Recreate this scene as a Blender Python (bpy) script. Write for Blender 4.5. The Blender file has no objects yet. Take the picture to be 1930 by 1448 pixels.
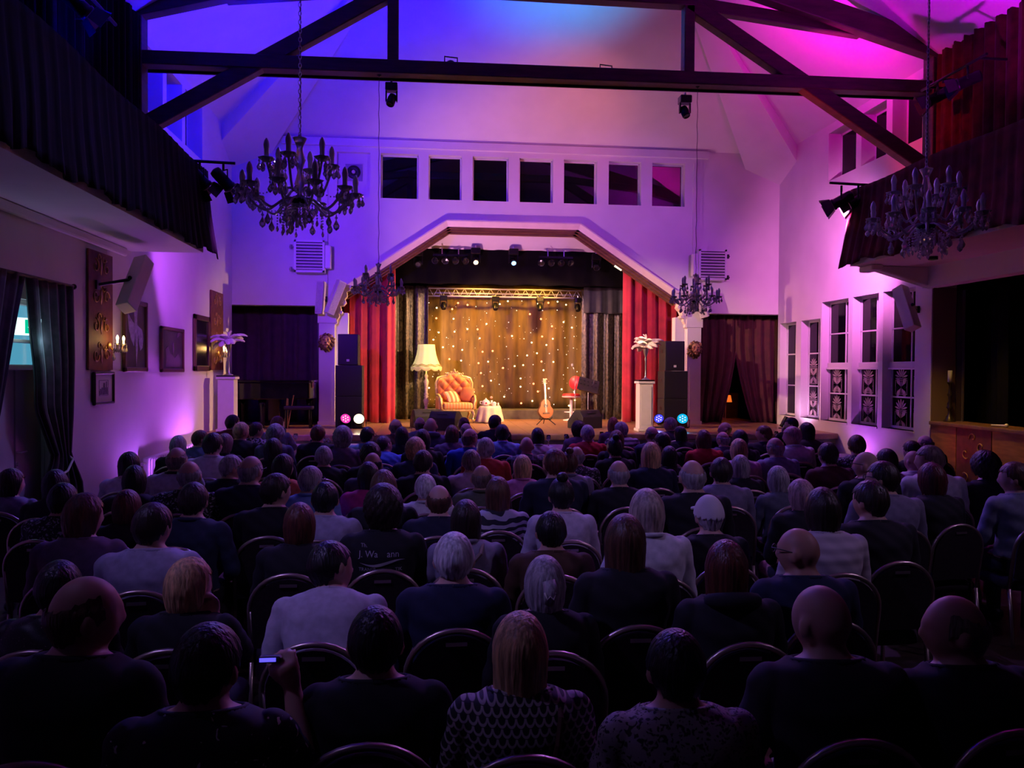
import bpy, bmesh, math, random
import numpy as np
from mathutils import Vector, Matrix, Euler
from mathutils.bvhtree import BVHTree
random.seed(7); rng = np.random.default_rng(7)
PI = math.pi
scene = bpy.context.scene
col = scene.collection

# ------------------------------------------------------------------ camera, world, exposure, main lights
CAM_H = 2.0
cam = bpy.data.cameras.new('camera'); cam.sensor_width = 36.0; cam.lens = 36.0 * 1480.0 / 1930.0
cam.clip_start = 0.05; cam.clip_end = 100
camo = bpy.data.objects.new('camera', cam); col.objects.link(camo)
camo.matrix_world = Matrix(((0.994190859, -0.004072769, -0.107554393, 0),
                            (-0.107464168, 0.018134578, -0.994043555, 0),
                            (0.005998964, 0.99982726, 0.017591555, CAM_H), (0, 0, 0, 1)))
scene.camera = camo
world = bpy.data.worlds.new('night'); scene.world = world
world.use_nodes = True
world.node_tree.nodes['Background'].inputs[0].default_value = (0.004, 0.005, 0.012, 1)
world.node_tree.nodes['Background'].inputs[1].default_value = 0.3
vs = scene.view_settings
vs.view_transform = 'Standard'; vs.look = 'None'; vs.exposure = 0.0; vs.gamma = 1.0; vs.use_curve_mapping = False
try:
    scene.cycles.use_denoising = True; scene.cycles.use_light_tree = False
    scene.cycles.max_bounces = 6; scene.cycles.diffuse_bounces = 3; scene.cycles.glossy_bounces = 3
    scene.cycles.transmission_bounces = 6; scene.cycles.transparent_max_bounces = 8
    scene.cycles.sample_clamp_indirect = 4.0; scene.cycles.use_adaptive_sampling = True; scene.cycles.adaptive_threshold = 0.05
    scene.cycles.caustics_reflective = False; scene.cycles.caustics_refractive = False
except Exception:
    pass

def spot(loc, target, color, power, angle=60, blend=0.6, radius=0.06):
    l = bpy.data.lights.new('spot_light', 'SPOT'); l.color = color; l.energy = power
    l.spot_size = math.radians(angle); l.spot_blend = blend; l.shadow_soft_size = radius
    o = bpy.data.objects.new('spot_light', l); col.objects.link(o); o.location = loc
    d = Vector(target) - Vector(loc); o.rotation_euler = d.to_track_quat('-Z', 'Y').to_euler()
    return o
def point(loc, color, power, radius=0.05):
    l = bpy.data.lights.new('point_light', 'POINT'); l.color = color; l.energy = power; l.shadow_soft_size = radius
    o = bpy.data.objects.new('point_light', l); col.objects.link(o); o.location = loc
    return o

BLUE = (0.0, 0.0, 1.0); CYAN = (0.0, 0.26, 1.0); MAGENTA = (1.0, 0.0, 0.72); VIOLET = (0.36, 0.13, 1.0)
PINKV = (0.72, 0.22, 1.0); WARM = (1.0, 0.56, 0.16); RED = (1.0, 0.02, 0.05); ROSE = (1.0, 0.36, 0.62)
# hall lamps and added fill lights: (place, aim, colour, watts, cone, blend); some also get a fixture further down
LAMPS = {
    'beam': [((-2.2, 12.86, 6.98), (-4.0, 14.6, 8.6), BLUE, 620, 160, .8), ((0.35, 12.86, 6.98), (0.0, 14.7, 9.6), BLUE, 620, 120, .9),
             ((2.9, 12.86, 6.98), (2.6, 14.4, 9.6), (0, .42, 1), 420, 80, 1), ((6.2, 12.86, 6.98), (8.2, 14.4, 9.0), (1, 0, .66), 270, 125, .8),
             ((-0.57, 12.85, 6.25), (-3.2, 13.2, 6.3), (.2, .05, 1), 60, 100, .8), ((4.19, 12.35, 6.1), (7.3, 12.55, 6.2), RED, 420, 40, .9),
             ((4.1, 12.95, 6.2), (2.6, 18.0, 7.6), (1, .19, .14), 270, 58, 1)],  # rosy wash added for the low ceiling, without its own fixture
    'near': [((-3.75, 9.9, 4.5), (-2.4, 9.5, 9.5), BLUE, 1400, 100, .9), ((7.6, 9.9, 4.6), (6.2, 9.9, 9.5), (.75, 0, 1), 600, 110, .9)],  # washers added out of sight to colour the near ceiling
    'floor': [((-3.75, 16.3, 0.2), (-4.42, 15.9, 1.5), PINKV, 60, 150, .8), ((-3.85, 15.0, 0.2), (-4.45, 14.5, 1.6), (.60, .12, 1), 330, 118, .8),
              ((8.05, 16.85, 0.9), (8.6, 16.9, 1.8), (1, .45, .9), 60, 150, .8), ((7.9, 14.6, 0.2), (8.65, 14.4, 1.6), (.66, .12, 1), 90, 118, .8),
              ((-3.8, 12.5, 0.2), (-4.5, 12.1, 1.6), (.46, .10, 1), 90, 125, .9),
              ((8.1, 12.0, 0.2), (7.8, 10.8, 3.8), (1, .03, .30), 60, 110, .9)],
    'gallery': [((-3.05, 12.1, 4.45), (-.3, 18.4, 4.8), (.16, .02, 1), 1250, 72, .9), ((-2.75, 12.15, 4.45), (-4.45, 15.2, 2.3), (.50, .07, 1), 420, 90, 1),
                ((6.40, 12.35, 4.6), (4.9, 18.4, 4.7), (.42, .05, 1), 440, 60, .9), ((6.75, 12.4, 4.65), (8.7, 14.9, 4.2), (1, .21, .82), 1450, 80, 1)],  # coloured wall washes added in front of the barn-door spotlights
    'stage': [((1.2, 19.75, 4.3), (1.3, 21.2, 1.6), (1, .46, .04), 380, 130, .9), ((3.0, 19.75, 4.3), (2.7, 21.2, 1.6), (1, .46, .04), 380, 130, .9),
              ((4.55, 18.72, 4.4), (-.6, 19.2, 1.6), (1, .50, .22), 2400, 70, .9), ((-0.25, 18.75, 4.45), (4.9, 18.95, 1.6), (1, .40, .30), 1600, 70, .9),  # fill lights added for the two red curtains
              ((.1, 15.95, 1.0), (1.9, 18.6, 5.2), (1, .38, .62), 800, 80, .9)],
    'counter': [((7.7, 11.3, 3.70), (8.55, 11.2, .5), (1, .58, .08), 170, 80, .8)],  # added lamp that warms the counter front
    'audience': [((-.5, 12.2, 6.05), (-.3, 6.5, 1), (.26, .17, 1), 620, 112, 1), ((4.2, 12.2, 6.05), (3.2, 6.5, 1), (.46, .18, 1), 600, 112, 1)],  # violet wash added below the tie beam to brighten the audience
    'rear': [((-3.6, 2.2, 6.2), (.4, 4.3, 1.0), (.40, .29, 1), 380, 42, 1), ((7.6, 2.2, 6.3), (2.3, 5.2, 1.0), (.58, .38, .9), 300, 42, 1)],  # unseen fill added to light backs and chandeliers from the camera side
    'key': [((6.72, 12.5, 4.58), (.5, 19.0, 1.7), (1, .55, .28), 4600, 33, .5), ((-2.72, 12.25, 4.42), (4.1, 18.3, 1.8), (1, .55, .36), 3600, 38, .5)],
}
for grp, L in LAMPS.items():
    for (p, t, c, w, a, b) in L: spot(p, t, c, w, a, b, .07)

# ------------------------------------------------------------------ helpers
def tag(o, label=None, cat=None, group=None, kind=None):
    if label: o['label'] = label
    if cat: o['category'] = cat
    if group: o['group'] = group
    if kind: o['kind'] = kind
    return o
def thing(name, label, cat, loc=(0, 0, 0), rotz=0.0, group=None, kind=None, scale=1.0):
    o = bpy.data.objects.new(name, None); col.objects.link(o); o.empty_display_size = .1
    o.location = loc; o.rotation_euler = (0, 0, rotz); o.scale = (scale,) * 3
    return tag(o, label, cat, group, kind)
def link(name, mesh, parent=None, loc=None, rot=None, scale=None, mat=None):
    o = bpy.data.objects.new(name, mesh); col.objects.link(o)
    if parent is not None: o.parent = parent
    if loc is not None: o.location = loc
    if rot is not None: o.rotation_euler = rot
    if scale is not None: o.scale = scale
    if mat is not None:
        if len(mesh.materials) == 0: mesh.materials.append(mat)
        o.material_slots[0].link = 'OBJECT'; o.material_slots[0].material = mat
    return o
def copy_tree(o, parent=None):
    c = o.copy(); col.objects.link(c); c.parent = parent
    for ch in list(o.children): copy_tree(ch, c)
    return c

def perp(d):
    d = np.array(d, float); d /= (np.linalg.norm(d) + 1e-12)
    a = np.array([0, 0, 1.]) if abs(d[2]) < .9 else np.array([1., 0, 0])
    u = np.cross(d, a); u /= np.linalg.norm(u); v = np.cross(u, d)
    return d, u, v
class MB:
    def __init__(s): s.v = []; s.f = []
    def add(s, vs_, fs):
        o = len(s.v); s.v += [tuple(map(float, p)) for p in vs_]; s.f += [tuple(i + o for i in q) for q in fs]; return s
    def ab(s, a, b):
        x0, y0, z0 = a; x1, y1, z1 = b
        return s.add([(x0, y0, z0), (x1, y0, z0), (x1, y1, z0), (x0, y1, z0), (x0, y0, z1), (x1, y0, z1), (x1, y1, z1), (x0, y1, z1)],
                     [(0, 3, 2, 1), (4, 5, 6, 7), (0, 1, 5, 4), (1, 2, 6, 5), (2, 3, 7, 6), (3, 0, 4, 7)])
    def box(s, c, size, rot=None):
        hx, hy, hz = [k / 2 for k in size]; M3 = Euler(rot).to_matrix() if rot else None
        P = []
        for p in ((-hx, -hy, -hz), (hx, -hy, -hz), (hx, hy, -hz), (-hx, hy, -hz), (-hx, -hy, hz), (hx, -hy, hz), (hx, hy, hz), (-hx, hy, hz)):
            q = Vector(p)
            if M3: q = M3 @ q
            P.append((q.x + c[0], q.y + c[1], q.z + c[2]))
        return s.add(P, [(0, 3, 2, 1), (4, 5, 6, 7), (0, 1, 5, 4), (1, 2, 6, 5), (2, 3, 7, 6), (3, 0, 4, 7)])
    def beam(s, p0, p1, w, h, up=(0, 0, 1)):
        p0 = np.array(p0, float); p1 = np.array(p1, float); d = p1 - p0; d /= np.linalg.norm(d)
        up = np.array(up, float); r = np.cross(d, up); r /= np.linalg.norm(r); u = np.cross(r, d)
        P = [p + r * a * w / 2 + u * b * h / 2 for p in (p0, p1) for a, b in ((-1, -1), (1, -1), (1, 1), (-1, 1))]
        return s.add(P, [(0, 1, 2, 3), (7, 6, 5, 4), (0, 4, 5, 1), (1, 5, 6, 2), (2, 6, 7, 3), (3, 7, 4, 0)])
    def cyl(s, p0, p1, r0, r1=None, n=12):
        r1 = r0 if r1 is None else r1
        d, u, v = perp(np.array(p1, float) - np.array(p0, float)); P = []
        for p, r in ((p0, r0), (p1, r1)):
            for k in range(n):
                a = 2 * PI * k / n; P.append(np.array(p) + r * (math.cos(a) * u + math.sin(a) * v))
        F = [(k, (k + 1) % n, n + (k + 1) % n, n + k) for k in range(n)] + [tuple(range(n - 1, -1, -1)), tuple(range(n, 2 * n))]
        return s.add(P, F)
    def tube(s, pts, r, n=8, cap=True):
        pts = [np.array(p, float) for p in pts]; m = len(pts); R = r if hasattr(r, '__len__') else [r] * m
        P = []; pu = None
        for i, p in enumerate(pts):
            d = pts[min(i + 1, m - 1)] - pts[max(i - 1, 0)]
            d, u, v = perp(d)
            if pu is not None:
                u = pu - d * np.dot(pu, d); u /= (np.linalg.norm(u) + 1e-9); v = np.cross(u, d)
            pu = u
            for k in range(n):
                a = 2 * PI * k / n; P.append(p + R[i] * (math.cos(a) * u + math.sin(a) * v))
        F = [(i * n + k, i * n + (k + 1) % n, (i + 1) * n + (k + 1) % n, (i + 1) * n + k) for i in range(m - 1) for k in range(n)]
        if cap: F += [tuple(range(n - 1, -1, -1)), tuple(range((m - 1) * n, m * n))]
        return s.add(P, F)
    def lathe(s, prof, n=16, c=(0, 0, 0), fn=None):
        P = []; m = len(prof)
        for (r, z) in prof:
            for k in range(n):
                a = 2 * PI * k / n; rr = max(r, 1e-4) * (fn(a, z) if fn else 1)
                P.append((c[0] + rr * math.cos(a), c[1] + rr * math.sin(a), c[2] + z))
        F = [(i * n + k, i * n + (k + 1) % n, (i + 1) * n + (k + 1) % n, (i + 1) * n + k) for i in range(m - 1) for k in range(n)]
        F += [tuple(range(n - 1, -1, -1)), tuple(range((m - 1) * n, m * n))]
        return s.add(P, F)
    def sph(s, c, r, nu=12, nv=8):
        r = r if hasattr(r, '__len__') else (r, r, r)
        P = []
        for j in range(nv + 1):
            t = PI * j / nv
            for k in range(nu):
                a = 2 * PI * k / nu; P.append((c[0] + r[0] * math.sin(t) * math.cos(a), c[1] + r[1] * math.sin(t) * math.sin(a), c[2] + r[2] * math.cos(t)))
        F = [(j * nu + k, (j + 1) * nu + k, (j + 1) * nu + (k + 1) % nu, j * nu + (k + 1) % nu) for j in range(nv) for k in range(nu)]
        return s.add(P, F)
    def grid(s, nu, nv, fn, wrap=False):
        P = [fn(i / (nu - (0 if wrap else 1)), j / (nv - 1)) for j in range(nv) for i in range(nu)]
        m = nu if wrap else nu - 1
        F = [(j * nu + i, j * nu + (i + 1) % nu, (j + 1) * nu + (i + 1) % nu, (j + 1) * nu + i) for j in range(nv - 1) for i in range(m)]
        return s.add(P, F)
    def prism(s, poly, axis, lo, hi):
        def e(p, q):
            return {'x': (q, p[0], p[1]), 'y': (p[0], q, p[1]), 'z': (p[0], p[1], q)}[axis]
        n = len(poly)
        P = [e(p, lo) for p in poly] + [e(p, hi) for p in poly]
        F = [tuple(range(n)), tuple(range(2 * n - 1, n - 1, -1))] + [(k, n + k, n + (k + 1) % n, (k + 1) % n) for k in range(n)]
        return s.add(P, F)
    def mesh(s, name, smooth=False, mat=None):
        me = bpy.data.meshes.new(name); me.from_pydata(s.v, [], s.f)
        bm = bmesh.new(); bm.from_mesh(me); bmesh.ops.recalc_face_normals(bm, faces=bm.faces); bm.to_mesh(me); bm.free()
        if smooth: me.polygons.foreach_set('use_smooth', [True] * len(me.polygons))
        if mat: me.materials.append(mat)
        me.update(); return me
    def build(s, name, mat, parent=None, loc=None, rot=None, smooth=False, bev=0, seg=2, sub=0, solid=0):
        o = link(name, s.mesh(name, smooth, mat), parent, loc, rot)
        if bev:
            b = o.modifiers.new('bevel', 'BEVEL'); b.width = bev; b.segments = seg; b.limit_method = 'ANGLE'; b.angle_limit = .6
        if solid:
            b = o.modifiers.new('solid', 'SOLIDIFY'); b.thickness = solid; b.offset = 0
        if sub:
            b = o.modifiers.new('sub', 'SUBSURF'); b.levels = sub; b.render_levels = sub
        return o

# ------------------------------------------------------------------ materials
MATS = {}
def mat(name, c=(.8, .8, .8), rough=.6, metal=0., noise=0., nscale=6., bump=0., emit=None, es=0., ior=None, trans=0., sheen=0., spec=None, stretch=None, alpha=1.):
    if name in MATS: return MATS[name]
    m = bpy.data.materials.new(name); m.use_nodes = True; nt = m.node_tree; b = nt.nodes['Principled BSDF']
    b.inputs['Base Color'].default_value = (*c, 1); b.inputs['Roughness'].default_value = rough; b.inputs['Metallic'].default_value = metal
    if ior: b.inputs['IOR'].default_value = ior
    if trans: b.inputs['Transmission Weight'].default_value = trans
    if sheen: b.inputs['Sheen Weight'].default_value = sheen; b.inputs['Sheen Roughness'].default_value = .4
    if spec is not None: b.inputs['Specular IOR Level'].default_value = spec
    if emit:
        b.inputs['Emission Color'].default_value = (*emit, 1); b.inputs['Emission Strength'].default_value = es
        try: m.cycles.emission_sampling = 'NONE'
        except Exception: pass
    if alpha < 1: b.inputs['Alpha'].default_value = alpha
    if noise or bump:
        tc = nt.nodes.new('ShaderNodeTexCoord'); mp = nt.nodes.new('ShaderNodeMapping'); nz = nt.nodes.new('ShaderNodeTexNoise')
        nz.inputs['Scale'].default_value = nscale; nz.inputs['Detail'].default_value = 2.5
        if stretch: mp.inputs['Scale'].default_value = stretch
        nt.links.new(tc.outputs['Object'], mp.inputs[0]); nt.links.new(mp.outputs[0], nz.inputs['Vector'])
        if noise:
            r = nt.nodes.new('ShaderNodeValToRGB')
            r.color_ramp.elements[0].position = .3; r.color_ramp.elements[1].position = .7
            r.color_ramp.elements[0].color = (*[max(0, k * (1 - noise)) for k in c], 1)
            r.color_ramp.elements[1].color = (*[min(1, k * (1 + noise)) for k in c], 1)
            nt.links.new(nz.outputs['Fac'], r.inputs[0]); nt.links.new(r.outputs[0], b.inputs['Base Color'])
        if bump:
            bp = nt.nodes.new('ShaderNodeBump'); bp.inputs['Strength'].default_value = bump; bp.inputs['Distance'].default_value = .02
            nt.links.new(nz.outputs['Fac'], bp.inputs['Height']); nt.links.new(bp.outputs[0], b.inputs['Normal'])
    MATS[name] = m; return m
def pattern(name, kind, c0, c1, scale, thr=.5, rough=.75, soft=.03):
    if name in MATS: return MATS[name]
    m = bpy.data.materials.new(name); m.use_nodes = True; nt = m.node_tree; b = nt.nodes['Principled BSDF']; b.inputs['Roughness'].default_value = rough
    N = nt.nodes.new; Lk = nt.links.new
    tc = N('ShaderNodeTexCoord'); r = N('ShaderNodeValToRGB'); r.color_ramp.elements[0].color = (*c0, 1); r.color_ramp.elements[1].color = (*c1, 1)
    r.color_ramp.elements[0].position = max(0, thr - soft); r.color_ramp.elements[1].position = min(1, thr + soft)
    Lk(r.outputs[0], b.inputs['Base Color'])
    def mth(op, a, bb=None):
        n = N('ShaderNodeMath'); n.operation = op
        for k, q in enumerate((a, bb)):
            if q is None: continue
            if isinstance(q, (int, float)): n.inputs[k].default_value = q
            else: Lk(q, n.inputs[k])
        return n.outputs[0]
    if kind in ('voronoi', 'cells'):
        t = N('ShaderNodeTexVoronoi'); t.inputs['Scale'].default_value = scale
        if kind == 'cells': t.feature = 'DISTANCE_TO_EDGE'
        nz = N('ShaderNodeTexNoise'); nz.inputs['Scale'].default_value = scale * .6; mx = N('ShaderNodeMixRGB'); mx.inputs[0].default_value = .12
        Lk(tc.outputs['Object'], mx.inputs[1]); Lk(nz.outputs['Color'], mx.inputs[2]); Lk(tc.outputs['Object'], nz.inputs['Vector'])
        Lk(mx.outputs[0], t.inputs['Vector']); Lk(t.outputs['Distance'], r.inputs[0])
    elif kind in ('bands', 'zebra'):
        t = N('ShaderNodeTexWave'); t.wave_type = 'BANDS'; t.bands_direction = 'Z'; t.inputs['Scale'].default_value = scale
        t.inputs['Distortion'].default_value = 9 if kind == 'zebra' else .25
        Lk(tc.outputs['Object'], t.inputs['Vector']); Lk(t.outputs['Fac'], r.inputs[0])
    elif kind == 'noise':
        t = N('ShaderNodeTexNoise'); t.inputs['Scale'].default_value = scale; t.inputs['Detail'].default_value = 6
        Lk(tc.outputs['Object'], t.inputs['Vector']); Lk(t.outputs['Fac'], r.inputs[0])
    elif kind == 'checks':
        sx = N('ShaderNodeSeparateXYZ'); Lk(tc.outputs['Object'], sx.inputs[0])
        a = mth('LESS_THAN', mth('FRACT', mth('MULTIPLY', sx.outputs[0], scale)), .22); c = mth('LESS_THAN', mth('FRACT', mth('MULTIPLY', sx.outputs[2], scale)), .22)
        Lk(mth('MAXIMUM', a, c), r.inputs[0])
    elif kind == 'stripes':
        sx = N('ShaderNodeSeparateXYZ'); Lk(tc.outputs['Object'], sx.inputs[0])
        Lk(mth('FRACT', mth('MULTIPLY', sx.outputs[0], scale)), r.inputs[0])
    elif kind == 'scales':
        sx = N('ShaderNodeSeparateXYZ'); Lk(tc.outputs['Object'], sx.inputs[0])
        v = mth('MULTIPLY', sx.outputs[2], -scale * 1.15); row = mth('FLOOR', v); fv = mth('FRACT', v)
        u = mth('ADD', mth('MULTIPLY', sx.outputs[0], scale), mth('MULTIPLY', row, .5)); fu = mth('SUBTRACT', mth('FRACT', u), .5)
        d = mth('SQRT', mth('ADD', mth('MULTIPLY', fu, fu), mth('MULTIPLY', mth('MULTIPLY', fv, fv), .36)))
        Lk(mth('SUBTRACT', 1.0, mth('MULTIPLY', mth('ABSOLUTE', mth('SUBTRACT', d, .47)), 6)), r.inputs[0])
    MATS[name] = m; return m

W_WALL = mat('wall_paint', (.78, .77, .76), .75, noise=.05, nscale=1.3)
W_CEIL = mat('ceiling_plaster', (.80, .80, .80), .85, noise=.03, nscale=2)
M_BEAM = mat('dark_beam', (.060, .030, .024), .55, noise=.35, nscale=3, stretch=(1, 1, 6))
M_FRAME = mat('white_frame', (.74, .73, .72), .5)
M_GLASS = mat('night_pane', (.004, .004, .006), .02, ior=2.0); M_GLASS_SIDE = mat('side_pane', (.004, .004, .006), .06, ior=1.3)
M_VELVET_RED = mat('red_velvet', (.40, .010, .034), .75, noise=.25, nscale=3, sheen=.5)
M_VELVET_DARK = mat('dark_velvet', (.030, .010, .022), .8, noise=.3, nscale=4, sheen=.25)
M_VELVET_WINE = mat('wine_velvet', (.075, .008, .014), .85, noise=.4, nscale=5, sheen=.12, spec=.1)
M_BLACKCLOTH = mat('black_cloth', (.0045, .004, .004), .9, noise=.2, spec=.08)
M_BLACK = mat('black_paint', (.010, .010, .011), .45, noise=.2, nscale=12)
M_BLACKMETAL = mat('black_metal', (.012, .012, .013), .35, .4, noise=.2, nscale=20)
M_STEEL = mat('steel', (.62, .62, .64), .3, 1.0, noise=.1)
M_ALU = mat('aluminium', (.82, .82, .78), .4, .35)
M_GOLD = mat('gold_leaf', (.62, .40, .14), .35, .75, noise=.2, nscale=18)
M_WOOD = mat('brown_wood', (.16, .075, .03), .5, noise=.3, nscale=3, stretch=(1, 1, 8))
M_CREAM = mat('cream_paint', (.82, .74, .62), .5, noise=.04)
M_WHITE = mat('white_gloss', (.82, .82, .82), .4, noise=.03)
M_SPKWHITE = mat('offwhite_plastic', (.66, .62, .58), .5)
M_CRYSTAL = mat('crystal', (.92, .90, .95), .06, ior=1.75, trans=.62)
M_SILVERARM = mat('smoked_glass_arm', (.50, .46, .50), .12, ior=1.6, trans=.2)
M_CANDLE = mat('candle_sleeve', (.74, .70, .72), .5)
M_FLOOR = mat('hall_floor', (.045, .028, .02), .4, noise=.3, nscale=2, stretch=(1, 8, 1))
M_STAGEFLOOR = mat('stage_boards', (.36, .20, .10), .35, noise=.3, nscale=2.2, stretch=(.6, 8, 1))
# ------------------------------------------------------------------ room shell
XL, XR, YD, YT, ZT, SL = -4.404, 8.52, 18.4, 12.52, 7.28, .62
Y0 = -3.0
def struct(name, mb, m, label, cat, parent=None, **k):
    o = mb.build(name, m, parent, **k)
    if parent is None: tag(o, label, cat, kind='structure')
    return o
struct('floor', MB().ab((XL - 1, Y0, -.1), (14, YD + 4, 0)), M_FLOOR, 'dark hall floor under the rows of chairs', 'floor')
# ceiling: steep hip over the stage end, ridge running back over the hall
xm = (XL + XR) / 2; hw = (XR - XL) / 2; zr = ZT + SL * hw; yr = YD - hw
cl = MB()
def roof(P, F):
    n = len(P); up = [(x, y, z + .12) for x, y, z in P]
    cl.add(P + up, [tuple(f) for f in F] + [tuple(i + n for i in reversed(f)) for f in F])
roof([(XL, Y0, ZT), (XL, YD, ZT), (XR, YD, ZT), (XR, Y0, ZT), (xm, yr, zr), (xm, Y0, zr)], [(0, 1, 4, 5), (1, 2, 4), (2, 3, 5, 4)])
struct('ceiling', cl, W_CEIL, 'white plastered sloping ceiling with hipped end above the stage wall', 'ceiling')
# boxed hip beams running down into the two stage corners
for s, cx, lab in ((1, XL, 'white boxed hip rafter in the ceiling corner above the exhaust fan'), (-1, XR, 'white boxed hip rafter in the ceiling corner above the tall windows')):
    m = MB()
    def hp(t, off, dz): return (cx + s * (t + off), YD - t + off, ZT + SL * t + dz)
    m.add([hp(-.1, -.5, -.02), hp(-.1, .5, -.02), hp(3.3, .10, -.02), hp(3.3, -.10, -.02), hp(-.1, -.5, -.75), hp(-.1, .5, -.75), hp(3.3, .10, -.12), hp(3.3, -.10, -.12)],
          [(0, 1, 2, 3), (4, 7, 6, 5), (0, 4, 5, 1), (1, 5, 6, 2), (2, 6, 7, 3), (3, 7, 4, 0)])
    struct('trim_%d' % (1 if s > 0 else 2), m, W_CEIL, lab, 'hip rafter')
# ---- stage wall with proscenium
wins = [(-2.07, -1.32), (-1.08, -.22), (.016, .783), (1.04, 1.88), (2.135, 2.935), (3.19, 3.99), (4.27, 5.06), (5.33, 6.135)]
ws = MB()
ws.prism([(XL - .4, 3.45), (-2.47, 3.45), (-2.47, ZT), (XL - .4, ZT)], 'y', YD, YD + .35)
ws.prism([(6.56, 3.4), (XR + .45, 3.4), (XR + .45, ZT), (6.56, ZT)], 'y', YD, YD + .35)
ws.prism([(-2.47, 0), (-2.09, 0), (-2.09, 3.3), (-1.85, 3.8), (.47, 5.34), (3.55, 5.34), (5.94, 3.78), (6.19, 3.28), (6.19, 0), (6.56, 0), (6.56, 5.95), (-2.47, 5.95)], 'y', YD - .02, YD + .35)
ws.ab((-2.47, YD - .02, 6.98), (6.56, YD + .35, ZT))
xs = [-2.47] + [k for w in wins for k in w] + [6.56]
for k in range(0, len(xs), 2): ws.ab((xs[k], YD - .02, 5.95), (xs[k + 1], YD + .35, 6.98))
ws.ab((wins[0][0], YD + .12, 5.95), (wins[0][1], YD + .35, 6.98))
struct('wall_stage', ws, W_WALL, 'white stage wall with octagonal proscenium opening and a row of high windows', 'wall')
# vertical edge beads beside the proscenium
for n, x in ((3, -2.3), (4, 6.36)):
    struct('trim_%d' % n, MB().ab((x - .03, YD - .07, 3.9), (x + .03, YD - .02, 6.98)), M_FRAME, 'narrow white vertical bead on the stage wall %s' % ('beside the exhaust fan' if n == 3 else 'beside the last high window'), 'trim')
struct('trim_5', MB().ab((-3.3, YD - .10, 7.10), (6.7, YD - .02, 7.27)), W_CEIL, 'white cornice band above the row of high windows', 'cornice')
# pilaster faces
for n, (a, b) in ((6, (-2.45, -2.10)), (7, (6.2, 6.54))):
    m = MB().ab((a, YD - .12, .72), (b, YD - .02, 3.3)); m.ab((a - .03, YD - .14, .72), (b + .03, YD - .02, .80)); m.ab((a - .03, YD - .15, 3.05), (b + .03, YD - .02, 3.25))
    m.ab((a + .06, YD - .135, .95), (b - .06, YD - .12, 2.1))
    struct('trim_%d' % n, m, W_WALL, 'white pilaster carrying the %s lion head' % ('piano-side' if n == 6 else 'window-side'), 'pilaster')
# proscenium trims
def poly_strip(pts, out, y0, y1, zoff=0):
    m = MB()
    for (p, q) in zip(pts[:-1], pts[1:]):
        d = np.array(q) - np.array(p); d = d / np.linalg.norm(d); nrm = np.array([-d[1], d[0]])
        a, b = np.array(p) + nrm * out[0], np.array(q) + nrm * out[0]; c, e = np.array(q) + nrm * out[1], np.array(p) + nrm * out[1]
        ext = d * .03
        m.prism([tuple(a - ext), tuple(b + ext), tuple(c + ext), tuple(e - ext)], 'y', y0, y1)
    return m
ARCH = [(-1.9, 3.76), (.47, 5.34), (3.55, 5.34), (6.0, 3.72)]
def splay(pts):
    m = MB()
    for (p, q) in zip(pts[:-1], pts[1:]):
        p = np.array(p); q = np.array(q); d = (q - p) / np.linalg.norm(q - p); nr = np.array([-d[1], d[0]]); e = d * .035
        sec = [(-.01, YD - .015), (.105, YD - .11), (.135, YD - .11), (.135, YD - .015)]
        P = [(*(w + nr * o), yy) for w in (p - e, q + e) for o, yy in sec]
        m.add([(x, yy, z) for x, z, yy in P], [(0, 1, 2, 3), (7, 6, 5, 4), (0, 4, 5, 1), (1, 5, 6, 2), (2, 6, 7, 3), (3, 7, 4, 0)])
    return m
struct('trim_8', splay(ARCH), M_CREAM, 'cream moulding framing the octagonal proscenium arch', 'moulding')
pm = MB()
for k, (o0, o1, ya, yb) in enumerate(((-.05, 0, YD, YD + .10), (-.09, 0, YD + .10, YD + .22), (-.13, 0, YD + .22, YD + .34))):
    q = poly_strip(ARCH, (o0, o1), ya, yb); pm.add(q.v, q.f)
struct('trim_9', pm, M_WOOD, 'stepped brown carved lining inside the proscenium arch', 'moulding')
# scroll brackets under the arch ends
def bracket(name, x, s, lab):
    pr = [(0, 3.86), (.34, 3.86), (.34, 3.80), (.27, 3.77), (.27, 3.66), (.22, 3.60), (.25, 3.52), (.19, 3.45), (.12, 3.44), (.14, 3.36), (.09, 3.28), (.10, 3.20), (.05, 3.12), (.055, 3.05), (0, 3.02)]
    m = MB().prism([(x + s * a, z) for a, z in pr], 'y', YD - .12, YD + .12)
    m.ab((x - .03, YD - .16, 3.84), (x + .03 + 0, YD + .12, 3.92)); m.ab((min(x, x + s * .38), YD - .16, 3.86), (max(x, x + s * .38), YD + .14, 3.92))
    for zc, r in ((3.55, .055), (3.30, .04)): m.cyl((x + s * .13, YD - .14, zc), (x + s * .13, YD + .13, zc), r, n=14)
    struct(name, m, M_CREAM, lab, 'bracket')
bracket('trim_10', -2.1, 1, 'cream carved scroll bracket under the piano-side end of the arch')
bracket('trim_11', 6.2, -1, 'cream carved scroll bracket under the window-side end of the arch')
# white jamb strips behind the pilasters
for n, (a, b) in ((12, (-2.09, -1.82)), (13, (5.95, 6.19))):
    struct('trim_%d' % n, MB().ab((a, YD + .05, .72), (b, YD + .30, 3.3)), W_WALL, 'white jamb of the stage opening on the %s side' % ('piano' if n == 12 else 'window'), 'jamb')
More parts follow.
